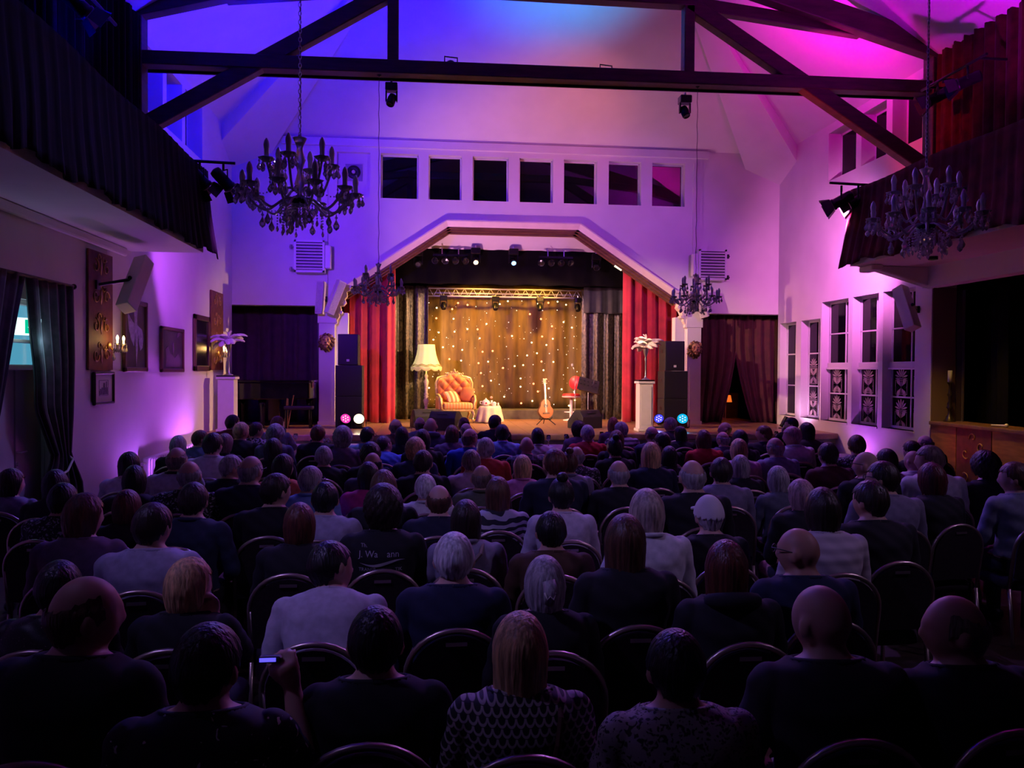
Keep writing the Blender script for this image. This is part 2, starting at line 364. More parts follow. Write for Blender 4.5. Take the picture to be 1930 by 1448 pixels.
# ---- stage platform
sp = MB().ab((XL, 15.62, 0), (XR, YD + 4, .66)); struct('stage_platform', sp, W_WALL, 'white-fronted stage platform in front of the proscenium', 'stage')
bo = tag(thing('stage_boards', None, None), 'warm lit wooden stage floor boards with front nosing', 'stage floor', kind='structure')
bw = .34; nb = int((XR - XL) / bw) + 1
bmesh_ = MB().ab((0, 0, 0), (bw - .008, 6.75, .06)).mesh('board', mat=M_STAGEFLOOR)
for k in range(nb):
    if XL + k * bw + bw > XR + .05: break
    link('board', bmesh_, bo, (XL + k * bw, 15.60, .662))
MB().ab((XL, 15.50, .60), (XR, 15.60, .722)).build('nosing', mat('nosing_wood', (.5, .34, .2), .4, noise=.2), bo, bev=.02)
# stage interior
struct('wall_stage_rear', MB().ab((-3, 21.75, 0), (7, 21.9, 7)), M_BLACK, 'black rear wall of the stage house', 'wall')
struct('stage_ceiling', MB().ab((-3, YD + .35, 6.0), (7, 21.9, 6.1)), M_BLACK, 'black ceiling above the stage', 'ceiling')
struct('stage_soffit', MB().add([(-1.9, YD + .30, 5.36), (6.0, YD + .30, 5.36), (6.0, 19.5, 4.98), (-1.9, 19.5, 4.98), (-1.9, YD + .30, 5.5), (6.0, YD + .30, 5.5), (6.0, 19.5, 5.1), (-1.9, 19.5, 5.1)],
       [(0, 1, 2, 3), (7, 6, 5, 4), (0, 4, 5, 1), (1, 5, 6, 2), (2, 6, 7, 3), (3, 7, 4, 0)]), W_CEIL, 'white sloping soffit just inside the proscenium arch', 'soffit')
struct('wall_stage_flank', MB().ab((-2.55, YD + .35, 0), (-2.45, 21.9, 7)).ab((6.56, YD + .35, 0), (6.66, 21.9, 7)), M_BLACK, 'black side walls of the stage house', 'wall')
# alcoves beside the stage
al = MB().ab((XL - .4, YD + .35, 0), (XL - .3, 22, 3.6)).ab((XL - .4, 21.9, 0), (-2.9, 22, 3.6)).ab((XL - .4, YD + .35, 3.5), (-2.9, 22, 3.6))
al.ab((XR + .35, YD + .35, 0), (XR + .45, 22, 3.6)).ab((7, 21.9, 0), (XR + .45, 22, 3.6)).ab((7, YD + .35, 3.5), (XR + .45, 22, 3.6))
struct('wall_alcove', al, M_BLACK, 'dark alcoves opening beside the stage', 'wall')
struct('step_riser', MB().ab((-.6, 20.35, .72), (5.0, 21.7, .96)), mat('riser_carpet', (.13, .12, .07), .9, noise=.2), 'low carpeted riser under the star cloth', 'riser', bev=.01)
# ---- windows
WINDOW_NO = [0]
def window(label, frame_mb, panes, bars=None, parent_loc=(0, 0, 0), gm=None):
    WINDOW_NO[0] += 1
    r = thing('window_%d' % WINDOW_NO[0], label, 'window', parent_loc, kind='structure')
    frame_mb.build('window_frame', M_FRAME, r, bev=.006, seg=1)
    for mb in panes: mb.build('pane', gm or M_GLASS, r)
    if bars:
        for mb in bars: mb.build('glazing_bar', M_FRAME, r)
    return r
ords = ['first', 'second', 'third', 'fourth', 'fifth', 'sixth', 'seventh', 'eighth', 'ninth', 'tenth', 'eleventh', 'twelfth', 'thirteenth', 'fourteenth']
def fr_y(x0, x1, z0, z1, y, t=.035, d=.06):
    m = MB(); m.ab((x0, y, z0), (x0 + t, y + d, z1)); m.ab((x1 - t, y, z0), (x1, y + d, z1)); m.ab((x0, y, z0), (x1, y + d, z0 + t)); m.ab((x0, y, z1 - t), (x1, y + d, z1)); return m
for k, (a, b) in enumerate(wins[1:]):
    window('dark square high window above the proscenium, %s from the exhaust fan' % ords[k], fr_y(a, b, 5.95, 6.98, YD + .14), [MB().ab((a + .03, YD + .16, 5.97), (b - .03, YD + .175, 6.96))])
# ---- side walls. openings given as (y0, y1, z0, z1)
def wall_x(x, thick, ya, yb, z0, z1, ops):
    """wall in plane x, opened by non-overlapping (in y) rectangles"""
    m = MB(); xa, xb = min(x, x + thick), max(x, x + thick); y = ya
    cols = {}
    for o in sorted(ops): cols.setdefault((o[0], o[1]), []).append(o)
    for (a, b) in sorted(cols):
        if a > y: m.ab((xa, y, z0), (xb, a, z1))
        z = z0
        for o in sorted(cols[(a, b)], key=lambda q: q[2]):
            if o[2] > z: m.ab((xa, a, z), (xb, b, o[2]))
            z = o[3]
        if z < z1: m.ab((xa, a, z), (xb, b, z1))
        y = b
    if y < yb: m.ab((xa, y, z0), (xb, yb, z1))
    return m
low = [(17.45, 18.28, .96, 3.17), (16.32, 17.2, .96, 3.17), (15.18, 16.26, .96, 3.51), (14.10, 15.02, .96, 3.51), (12.97, 13.95, .96, 3.51)]
cler = [(14.97, 16.06, 6.08, 7.10), (13.93, 14.78, 6.08, 7.10), (12.85, 13.74, 6.08, 7.10)]
struct('wall_right', wall_x(XR, .45, YT, YD, 0, 3.75, low), W_WALL, 'white window wall beside the stage', 'wall')
struct('wall_right_upper', wall_x(XR, .45, YT, YD, 3.75, ZT, cler), W_WALL, 'white upper wall with clerestory windows above the tall windows', 'wall')
struct('wall_right_gallery', MB().ab((XR + 1.2, Y0, 3.75), (XR + 1.4, YT, ZT + .9)), M_BLACK, 'dark wall behind the red-curtained gallery', 'wall')
# left wall: door opening, clerestory
struct('wall_left', wall_x(XL, -.4, Y0, YD, 0, 3.75, [(8.55, 9.75, 0, 2.75)]), W_WALL, 'white wall with pictures beside the exit door', 'wall')
struct('wall_left_upper', wall_x(XL, -.4, YT - .2, YD, 3.75, ZT, cler), W_WALL, 'white upper wall with clerestory windows above the pictures', 'wall')
struct('wall_left_gallery', MB().ab((XL - .4, Y0, 3.75), (XL - .2, YT - .2, ZT)), M_BLACK, 'dark wall behind the black-curtained gallery', 'wall')
struct('trim_14', MB().ab((XL, 9.9, 1.935), (XL + .012, 16.0, 1.955)), W_WALL, 'thin dado line along the picture wall', 'dado')
struct('wall_rear', MB().ab((XL - 1, Y0 - .2, 0), (14, Y0, 12)), M_BLACK, 'dark rear wall behind the audience', 'wall')
def fr_x(x, y0, y1, z0, z1, t=.05, d=.06):
    m = MB(); m.ab((x, y0, z0), (x + d, y0 + t, z1)); m.ab((x, y1 - t, z0), (x + d, y1, z1)); m.ab((x, y0, z0), (x + d, y1, z0 + t)); m.ab((x, y0, z1 - t), (x + d, y1, z1)); return m
# ornament print for the lower panes: fan over a square of four leaves
def ornament(hgt, wid):
    m = MB(); x = 0
    def leaf(cy, cz, L, w, a):
        pts = []
        for t in (0, .3, .55, .8, 1): pts.append((L * t, w * math.sin(PI * t ** 1.5)))
        P = [(u, v) for u, v in pts] + [(u, -v) for u, v in reversed(pts[1:-1])]
        ca, sa = math.cos(a), math.sin(a)
        m.prism([(cy + u * ca - v * sa, cz + u * sa + v * ca) for u, v in P], 'x', -.002, .002)
    for k in range(7):
        a = PI * (.08 + .84 * k / 6); leaf(0 + .02 * math.cos(a), hgt * .62 + .02 * math.sin(a), wid * .42, wid * .045, a)
    m.ab((-.002, -wid * .42, hgt * .585), (.002, wid * .42, hgt * .605))
    for (a, b, c, d) in ((-.42, .04, .42, .06), (-.42, .53, .42, .55)): m.ab((-.002, a * wid, b * hgt), (.002, c * wid, d * hgt))
    for s in (-1, 1): m.ab((-.002, s * wid * .42 - .006, .04 * hgt), (.002, s * wid * .42 + .006, .55 * hgt))
    for sy in (-1, 1):
        for sz in (-1, 1):
            a = math.atan2(sz * 1.3, sy); leaf(sy * .02, hgt * .295 + sz * .02, wid * .46, wid * .12, a)
            leaf(sy * .05, hgt * .295, wid * .26, wid * .05, 0 if sy > 0 else PI)
    leaf(0, hgt * .295, wid * .3, wid * .03, PI / 2); leaf(0, hgt * .295, wid * .3, wid * .03, -PI / 2)
    return m
M_ORN = mat('etched_print', (.42, .33, .30), .6)
for k, (a, b, z0, z1) in enumerate(low):
    gx = XR + .17; tall = z1 > 3.3
    zm = 2.13; fm = fr_x(gx, a, b, z0, z1)
    if tall: fm.ab((gx - .03, a, zm - .07), (gx + .06, b, zm + .07)).ab((gx - .06, a, zm - .075), (gx, b, zm - .04))
    ym = a + (b - a) * .36 if tall else (a + b) / 2 - .06
    bars = [MB().ab((gx, ym - .014, z0), (gx + .05, ym + .014, z1))]
    zc = ([(z0 + zm) / 2, (zm + z1) / 2] if tall else [z0 + .72, z0 + 1.46])
    for z in zc: bars.append(MB().ab((gx, a, z - .014), (gx + .05, b, z + .014)))
    zl = sorted([z0] + zc + ([zm] if tall else []) + [z1])
    panes = []
    for (za, zb) in zip(zl[:-1], zl[1:]):
        for (ya, yb) in ((a, ym), (ym, b)): panes.append(MB().ab((gx + .02, ya + .015, za + .015), (gx + .035, yb - .015, zb - .015)))
    lab = ('tall divided window, %s from the candlestick counter' % ords[4 - k])
    w = window(lab, fm, panes, bars, gm=M_GLASS_SIDE)
    MB().ab((XR - .02, a - .02, z0 - .03), (gx, b + .02, z0)).build('window_sill', M_FRAME, w)
    if k > 0:
        for (za, zb) in (((z0, zc[0]), (zc[0], zm)) if tall else ((z0, zc[0]), (zc[0], zc[1]))):
            for (ya, yb) in ((a, ym), (ym, b)):
                wd = yb - ya - .1
                o = ornament((zb - za) * .92, min(wd, .42)).build('etched_ornament', M_ORN, w, (gx + .012, (ya + yb) / 2, za + (zb - za) * .04))
for side, x, s in (('tall-window', XR, 1), ('picture', XL, -1)):
    for k, (a, b, z0, z1) in enumerate(cler):
        gx = x + s * .28
        fm = fr_x(gx if s > 0 else gx - .06, a, b, z0, z1, .045)
        window('dark clerestory window on the %s wall, %s from the stage' % (side, ords[k]), fm, [MB().ab((gx - .01 + s * .02, a + .03, z0 + .03), (gx + .01 + s * .02, b - .03, z1 - .03))], gm=M_GLASS_SIDE)
# ---- roof truss
def truss(Y, label, posts=True):
    r = thing('roof_truss', label, 'roof truss', (0, Y, 0), kind='structure')
    d = .24
    MB().beam((XL - .1, 0, 6.675), (XR + .1, 0, 6.795), d, .21).build('tie_beam', M_BEAM, r, bev=.012, seg=1)
    MB().beam((XL, .16, 6.565), (XR, .16, 6.685), .03, .05).build('cable_rail', M_BLACKMETAL, r)
    for x in (-.55, 4.205): MB().ab((x - .085, -.1, 6.7), (x + .085, .1, 8.15)).build('queen_post', M_BEAM, r, bev=.012, seg=1)
    MB().ab((-.7, -.11, 7.92), (4.35, .11, 8.13)).build('collar_beam', M_BEAM, r, bev=.012, seg=1)
    for (p, q) in (((-.5, 0, 7.96), (-4.35, 0, 5.62)), ((4.2, 0, 7.98), (8.42, 0, 5.42))):
        MB().beam(p, q, .2, .24).build('brace', M_BEAM, r, bev=.012, seg=1)
    for s, xe in ((1, XL), (-1, XR)):
        MB().beam((xe - s * .25, -.05, 7.36), (xm, -.05, 9.15), .22, .34).build('rafter', M_BEAM, r, bev=.012, seg=1)
        xq = -.6 if s > 0 else 4.25
        MB().beam((xq, .08, 8.02), (xe + s * 1.3, .08, 7.72), .16, .2).build('straining_piece', M_BEAM, r, bev=.012, seg=1)
        if posts: MB().ab((min(xe - s * .1, xe + s * .13), -.14, 3.9), (max(xe - s * .1, xe + s * .13), .14, 7.45)).build('wall_post', M_BEAM, r, bev=.012, seg=1)
    return r
truss(YT, 'dark stained timber roof truss with diagonal braces, carrying two chandeliers')
# ---- galleries
def drape(name, x, ya, yb, z0, z1, s, m, label, flare, folds, seed):
    """cloth hung over a rail in the plane x; s = side that faces the hall"""
    r_ = random.Random(seed); ph = [r_.uniform(0, 6.28) for _ in range(6)]; n = int((yb - ya) * folds * 6)
    sag = .05
    def fn(u, v):
        y = ya + (yb - ya) * u; t = 1 - v
        fold = .012 * math.sin(y * folds * 6.28 + ph[0] + .8 * math.sin(y * 1.7 + ph[1])) + .007 * math.sin(y * folds * 11 + ph[2] + 2 * v)
        yy = y + flare * t ** 2 * max(0, u - .82) / .18 + .03 * math.sin(y * 3 + 5 * t + ph[3]) * t
        zz = z1 + (z0 - z1) * t + (.03 * math.sin(y * 5.1 + ph[4]) + .02 * math.sin(y * 13 + ph[5])) * (t > .97) - (.02 * math.sin(y * 2.3) if t < .03 else 0)
        return (x + s * (.02 + .07 * t + fold * (.35 + t)), yy, zz)
    o = MB().grid(n, 14, fn).build(name, m, None, smooth=True, solid=.012)
    return tag(o, label, 'curtain')
gl = thing('gallery_balcony', 'shallow balcony slab along the picture wall with white underside', 'balcony', kind='structure')
MB().ab((XL, Y0, 3.74), (-3.36, 12.3, 3.88)).build('slab', W_WALL, gl)
MB().ab((-3.40, Y0, 3.88), (-3.34, 12.25, 4.90)).build('parapet', M_BLACK, gl)
MB().tube([(-3.37, Y0, 4.93), (-3.37, 12.25, 4.93)], .03).build('rail', M_BLACKMETAL, gl)
MB().ab((XL, Y0, 3.62), (XL + .07, 12.0, 3.74)).build('cornice', W_WALL, gl, bev=.03)
gr = thing('gallery_balcony', 'shallow balcony slab above the wooden counter with red-lit underside', 'balcony', kind='structure')
MB().ab((7.06, Y0, 3.78), (XR + 1.2, 12.55, 3.90)).build('slab', W_WALL, gr)
MB().ab((7.06, Y0, 3.90), (7.12, 12.4, 4.95)).build('parapet', M_BLACK, gr)
MB().tube([(7.09, Y0, 4.98), (7.09, 12.4, 4.98)], .03).build('rail', M_BLACKMETAL, gr)
MB().add([(7.2, 12.40, 3.78), (8.5, 12.40, 3.78), (8.5, 12.40, 3.42), (7.5, 12.40, 3.70), (7.2, 12.58, 3.78), (8.5, 12.58, 3.78), (8.5, 12.58, 3.42), (7.5, 12.58, 3.70)],
         [(0, 1, 2, 3), (7, 6, 5, 4), (0, 4, 5, 1), (1, 5, 6, 2), (2, 6, 7, 3), (3, 7, 4, 0)]).build('bracket', W_WALL, gr, bev=.02)
MB().ab((7.25, 12.2, 3.68), (7.45, 12.62, 3.78)).build('beam_end', W_WALL, gr, bev=.03)
M_GALL = mat('gallery_black_velvet', (.004, .002, .004), .85, noise=.4, nscale=5, sheen=.02, spec=.05)
drape('balcony_drape', -3.33, 0.5, 12.35, 3.74, 4.98, 1, M_GALL, 'black velvet drape hung over the balcony rail above the pictures', .35, 4.6, 3)
drape('balcony_drape', 7.05, 0.5, 12.5, 3.80, 5.04, -1, M_VELVET_WINE, 'dark red velvet drape hung over the balcony rail above the counter', .30, 4.8, 5)
def hang(name, p0, p1, z0, z1, m, label, folds=3.2, amp=.04, seed=1, gather=None, cat='curtain', nv=16, sol=.01):
    """vertical curtain between two plan points; gather(t)->(shift0, shift1) moves both edges along the run with height t (0 top, 1 hem)"""
    p0 = np.array(p0, float); p1 = np.array(p1, float); L = np.linalg.norm(p1 - p0); d = (p1 - p0) / L; nr = np.array([-d[1], d[0]])
    r_ = random.Random(seed); ph = [r_.uniform(0, 6.28) for _ in range(4)]; n = max(24, int(L * folds * 9))
    def fn(u, v):
        a, b = (0, 0) if gather is None else gather(v)
        q = (a + (L + b - a) * u); s = u * L
        k = amp * (math.sin(s * folds * 6.28 + ph[0] + .9 * math.sin(s * 2 + ph[1])) + .4 * math.sin(s * folds * 14 + ph[2]))
        k *= (.75 + .35 * v); w = p0 + d * q + nr * k
        return (w[0], w[1], z1 + (z0 - z1) * v + .015 * math.sin(s * 7 + ph[3]) * (v > .95))
    return tag(MB().grid(n, nv, fn).build(name, m, None, smooth=True, solid=sol), label, cat)
hang('gallery_curtain', (XL + .1, .5), (XL + .1, 12.35), 3.9, 7.25, M_GALL, 'black pleated curtain closing the upper gallery above the black drape', 4.2, .04, 11)
hang('gallery_curtain', (XR - .06, .5), (XR - .06, 12.42), 3.9, 7.45, M_VELVET_WINE, 'dark red pleated curtain closing the upper gallery above the red drape', 4.0, .04, 12)
# side room under the right gallery
struct('trim_15', MB().ab((8.36, Y0, 3.44), (8.62, 12.58, 3.80)), W_WALL, 'rough plastered lintel beam over the counter opening', 'lintel')
struct('wall_side_room', MB().ab((11, Y0, 0), (11.2, YD, 3.8)).ab((8.97, 15.2, 0), (11.2, 15.4, 3.8)).ab((8.97, Y0, 3.78), (11.2, YD, 3.9)), mat('side_room_paint', (.32, .26, .22), .8, noise=.1), 'dim side room wall behind the counter', 'wall')
struct('wall_return', MB().ab((8.53, 12.5, 0), (8.95, 12.6, 3.45)), mat('return_paint', (.20, .12, .12), .8), 'dark brown wall end beside the candlestick', 'wall')
# ------------------------------------------------------------------ light fixtures
def emis(name, c, s):
    return mat(name, (.02, .02, .02), .4, emit=c, es=s)
E_WARM = emis('lens_warm', (1, .72, .3), 6); E_WHITE = emis('lens_white', (1, .88, .5), 2.2); E_MAG = emis('lens_magenta', (1, .05, .5), 1.0); E_DOT = emis('led_white', (1, .97, .92), 1.1)
E_BLUE = emis('lens_blue', (.02, .04, 1), 1.1); E_CYAN = emis('lens_cyan', (.0, .45, .75), 1.1); E_SKY = emis('lens_sky', (.15, .45, 1), 6)
M_LENS = mat('dark_lens', (.01, .01, .012), .08)
M_LEAK = emis('lamp_slit', (1, .93, .6), 2.5)
def orient(o, d):
    o.rotation_euler = Vector(d).to_track_quat('Z', 'Y').to_euler()
def par_can(loc, aim, label, lens, group=None, r=.105, floor=True, name='led_par_light'):
    t = thing(name, label, 'stage light', loc, 0, group)
    a = Vector(aim).normalized()
    c = Vector((0, 0, .19 if floor else 0))
    h = bpy.data.objects.new('housing', MB().lathe([(.02, -.17), (.06, -.165), (r * .85, -.12), (r, -.05), (r, .05), (r * 1.06, .055), (r * 1.06, .075), (r * .97, .078), (r * .93, .05)], 18).mesh('housing', True, M_BLACKMETAL))
    col.objects.link(h); h.parent = t; h.location = c; orient(h, a)
    l = link('lens', MB().lathe([(.0, .058), (r * .93, .056), (r * .93, .050), (.0, .05)], 18).mesh('lens', False, lens), h)
    if r > .1:
        dm = MB().lathe([(0, .006), (r * .13, .004), (r * .13, 0)], 8).mesh('led', False, E_DOT)
        for n_, rr_ in ((1, 0), (6, .5)):
            for k in range(n_): a_ = 2 * PI * k / n_ + rr_; link('led', dm, l, (r * rr_ * math.cos(a_), r * rr_ * math.sin(a_), .057))
    pts = [(-r - .03, 0, .19 if floor else .0), (-r - .03, 0, .02 if floor else .16), (r + .03, 0, .02 if floor else .16), (r + .03, 0, .19 if floor else 0)]
    az = math.atan2(-a.x, a.y)
    MB().tube(pts, .012, 6).build('yoke', M_BLACKMETAL, t, rot=(0, 0, az))
    if floor: MB().ab((-.13, -.09, 0), (.13, .09, .02)).build('base_plate', M_BLACKMETAL, t, rot=(0, 0, az))
    return t
# floor lights on the stage edge
par_can((-1.76, 17.25, .722), (.35, -1, .45), 'lit floor light glowing magenta beside the piano-side loudspeaker stack', E_MAG, 'stage floor lights', .115)
par_can((-1.46, 17.2, .722), (.1, -1, .40), 'lit floor light glowing warm white beside the piano-side loudspeaker stack', E_WHITE, 'stage floor lights', .12)
par_can((.1, 15.85, .722), (.4, .7, 1), 'small footlight at the stage edge below the wedge monitor', E_MAG, 'stage floor lights', .07)
par_can((5.2, 17.2, .722), (-.5, -1, .45), 'lit floor light glowing deep blue beside the window-side loudspeaker stack', E_BLUE, 'stage floor lights', .11)
par_can((5.72, 17.15, .722), (-.25, -1, .42), 'lit floor light glowing cyan at the foot of the window-side pilaster', E_CYAN, 'stage floor lights', .125)
spot((-1.70, 17.05, 1.0), (-.5, 8, 2.6), (1, .3, .8), 60, 50, 1, .1); spot((-1.45, 17.0, 1.0), (0, 8, 2.6), (1, .8, .5), 40, 50, 1, .1)
spot((5.1, 17.0, 1.0), (2.5, 8, 2.6), (.1, .15, 1), 140, 56, 1, .1); spot((5.68, 16.95, 1.0), (4, 8, 2.6), (.05, .6, 1), 60, 50, 1, .1)
# uplights on the rear of the tie beam, added washers behind the balcony rails and floor washers
names_b = ['above the piano end', 'above the exhaust fan', 'above the middle of the arch', 'above the window end']
for k, (p, t, c, w, a, b) in enumerate(LAMPS['beam'][:4]):
    d = Vector(t) - Vector(p); q = Vector(p) - d.normalized() * .12
    par_can(tuple(q), d, 'small ceiling washer fixed behind the tie beam %s' % names_b[k], [E_BLUE, E_BLUE, E_SKY, E_MAG][k], 'ceiling washers', .075, False)
for k, (p, t, c, w, a, b) in enumerate(LAMPS['near']):
    d = Vector(t) - Vector(p); q = Vector(p) - d.normalized() * .12
    par_can(tuple(q), d, 'added ceiling washer hidden behind the %s balcony rail' % ['black-draped', 'red-draped'][k], [E_BLUE, E_MAG][k], 'ceiling washers', .075, False)
for k, (p, t, c, w, a, b) in enumerate(LAMPS['floor']):
    d = Vector(t) - Vector(p)
    par_can((p[0] - d.normalized().x * .1, p[1] - d.normalized().y * .1, .722 if p[2] > .5 else 0.0), d, 'floor washer lighting the wall %s' % ['under the feather pedestal near the piano', 'below the framed pictures', 'between the two windows nearest the stage', 'below the tall divided windows', 'near the exit beneath the large winged picture', 'beside the wooden counter'][k], E_MAG, 'wall washers', .06)
for k, (p, t, c, w, a, b) in enumerate(LAMPS['rear']):
    d = Vector(t) - Vector(p); q = Vector(p) - d.normalized() * .14
    par_can(tuple(q), d, 'added fill light out of view above the %s balcony' % ['black-draped', 'red-draped'][k], M_LENS, 'added fill lights', .08, False)
# two moving heads under the tie beam
def moving_head(loc, label, aim=(0, -.4, -1), lens=None, group='moving head lights', s=1.0, m=None, tilt=None):
    t = thing('moving_head_light', label, 'stage light', loc, 0, group, scale=s); m = m or M_BLACKMETAL
    MB().ab((-.1, -.09, -.13), (.1, .09, 0)).build('base', m, t, bev=.012, seg=1)
    MB().tube([(0, 0, 0), (0, 0, .06)], .02, 6).build('clamp', M_STEEL, t)
    MB().ab((-.10, -.035, -.30), (-.075, .035, -.12)).ab((.075, -.035, -.30), (.10, .035, -.12)).build('yoke', m, t, bev=.008, seg=1)
    h = link('head', MB().lathe([(.03, -.10), (.06, -.09), (.072, -.03), (.072, .07), (.062, .10), (.05, .10), (.05, .085)], 16).mesh('head', True, m), t, (0, 0, -.27)); orient(h, aim)
    link('lens', MB().lathe([(0, .088), (.05, .088), (.05, .084), (0, .084)], 14).mesh('lens', False, lens or M_LENS), h)
    return t
moving_head((-.575, 12.58, 6.50), 'black moving head hanging below the tie beam near the piano-side small chandelier', (-.3, -.3, -1), s=.95)
moving_head((4.185, 12.58, 6.51), 'red-lit moving head hanging below the tie beam near the window-side small chandelier', (.3, -.4, -1), s=.95)
# barn-door spotlights on gallery bars
def theatre_spot(t, c, aim, L=.36, r=.085, name='theatre_spotlight', label=None, group=None):
    s = thing(name, label, 'spotlight', c, 0, group); a = Vector(aim).normalized()
    b = link('housing', MB().lathe([(.03, -L * .55), (r * .9, -L * .5), (r, -L * .42), (r, L * .30), (r * 1.12, L * .31), (r * 1.12, L * .40), (r, L * .41)], 16).mesh('housing', True, M_BLACKMETAL), s); orient(b, a)
    link('lens', MB().lathe([(0, L * .40), (r * .95, L * .40), (r * .95, L * .39), (0, L * .39)], 16).mesh('lens', False, M_LEAK), b)
    dm = MB().add([(-r, 0, 0), (r, 0, 0), (r * 1.25, .16, 0), (-r * 1.25, .16, 0), (-r, 0, .004), (r, 0, .004), (r * 1.25, .16, .004), (-r * 1.25, .16, .004)],
                  [(0, 1, 2, 3), (7, 6, 5, 4), (0, 4, 5, 1), (1, 5, 6, 2), (2, 6, 7, 3), (3, 7, 4, 0)]).mesh('barn_door', False, M_BLACK)
    for k in range(4):
        an = k * PI / 2
        link('barn_door', dm, b, (-(r * 1.1) * math.sin(an), (r * 1.1) * math.cos(an), L * .42), Euler((1.15, 0, an), 'XYZ'))
    az = math.atan2(-a.x, a.y)
    MB().tube([(-r - .025, 0, 0), (-r - .02, 0, .14), (r + .02, 0, .14), (r + .025, 0, 0)], .011, 6).cyl((0, 0, .14), (0, 0, .24), .018, n=8).build('yoke', M_BLACKMETAL, s, rot=(0, 0, az))
    return s
def bar(name, p, q, label, r=.022):
    p = np.array(p); q = np.array(q); t = thing(name, label, 'lighting bar', tuple((p + q) / 2))
    MB().tube([p - (p + q) / 2, q - (p + q) / 2], r, 8).build('pipe', M_BLACKMETAL, t); return t
b1 = bar('lighting_bar', (-3.62, 11.9, 5.02), (-2.80, 11.9, 5.0), 'black lighting bar standing out from the black-draped balcony')
MB().tube([(-.42, 0, 0), (-.42, 0, -.3)], .018, 6).build('strut', M_BLACKMETAL, b1)
theatre_spot(b1, (-3.30, 11.9, 4.76), (.55, .55, -.62), label='black barn-door spotlight closest to the black balcony drape', group='barn-door spotlights')
theatre_spot(b1, (-2.98, 11.95, 4.76), (.55, .55, -.62), label='black barn-door spotlight at the free end of the bar by the black drape', group='barn-door spotlights')
b2 = bar('lighting_bar', (6.50, 12.2, 5.08), (7.35, 12.2, 5.06), 'pale lighting bar standing out from the red-draped balcony')
theatre_spot(b2, (6.70, 12.2, 4.80), (-.75, .45, -.45), label='black barn-door spotlight at the free end of the bar by the red drape', group='barn-door spotlights')
theatre_spot(b2, (7.02, 12.25, 4.82), (-.75, .45, -.45), label='black barn-door spotlight closest to the red balcony drape', group='barn-door spotlights')
theatre_spot(None, (-3.9, 9.3, 6.06), (.6, .5, -.5), label='black spotlight in front of the black upper gallery curtain', group='gallery spotlights')
b3 = bar('lighting_bar', (-3.9, 8.9, 6.3), (-3.9, 10.4, 6.3), 'black lighting bar in front of the black upper gallery curtain')
b4 = bar('lighting_bar', (8.0, 10.6, 6.6), (8.0, 12.1, 6.6), 'black lighting bar in front of the red upper gallery curtain')
for s in (-.6, .6): MB().tube([(0, s, 0), (.48, s, 0)], .018, 6).build('wall_arm', M_BLACKMETAL, b4); MB().tube([(0, s, 0), (-.42, s, 0)], .018, 6).build('wall_arm', M_BLACKMETAL, b3)
theatre_spot(None, (8.0, 11.7, 6.36), (-.75, .4, -.4), label='black spotlight on the red upper gallery curtain, stage end', group='gallery spotlights')
theatre_spot(None, (8.0, 11.0, 6.36), (-.75, .5, -.3), label='black spotlight on the red upper gallery curtain, hall end', group='gallery spotlights')

# ------------------------------------------------------------------ chandeliers
CH = {}
def chandelier_meshes():
    def arm(R, z0, dip, z1):
        pts = []
        for k in range(15):
            t = k / 14; x = .04 + (R - .04) * (t ** .9)
            z = z0 + .06 * math.sin(PI * min(1, t * 2)) * (1 - t) - dip * math.sin(PI * t) ** 1.3 + (z1 - z0) * t ** 3
            pts.append((x, 0, z))
        return MB().tube(pts, .011, 6).mesh('arm', True, M_SILVERARM)
    CH['arm_low'] = arm(.46, .12, .10, .17); CH['arm_up'] = arm(.27, .20, .06, .42)
    CH['tray'] = MB().lathe([(.012, -.012), (.03, -.008), (.052, .008), (.066, .022), (.064, .026), (.045, .016), (.012, .004)], 12, fn=lambda a, z: 1 + .06 * math.cos(6 * a)).mesh('drip_tray', True, M_CRYSTAL)
    CH['candle'] = MB().lathe([(.020, 0), (.020, .08), (.023, .09), (.026, .115), (.018, .15), (.005, .172)], 10).mesh('candle', True, M_CANDLE)
    CH['drop'] = MB().lathe([(.002, 0), (.004, -.012), (.008, -.018), (.002, -.026), (.004, -.032), (.016, -.055), (.013, -.068), (.002, -.078)], 6).mesh('crystal_drop', False, M_CRYSTAL)
    CH['stem'] = MB().lathe([(.01, .0), (.05, .01), (.075, .05), (.05, .09), (.02, .11), (.03, .16), (.045, .20), (.03, .25), (.02, .30), (.03, .34), (.05, .40), (.03, .46), (.025, .50), (.04, .54), (.055, .57), (.06, .58), (.02, .59), (.012, .61)], 14).mesh('stem', True, M_CRYSTAL)
    CH['hub'] = MB().lathe([(.01, -.03), (.05, -.02), (.08, .0), (.085, .02), (.05, .04), (.01, .05)], 14).mesh('hub', True, M_BLACKMETAL)
    lk = [(0.011 * math.cos(a), 0, .022 * math.sin(a)) for a in np.linspace(0, 2 * PI, 13)]
    CH['link'] = MB().tube(lk, .0035, 5, False).mesh('chain_link', True, M_STEEL)
chandelier_meshes()
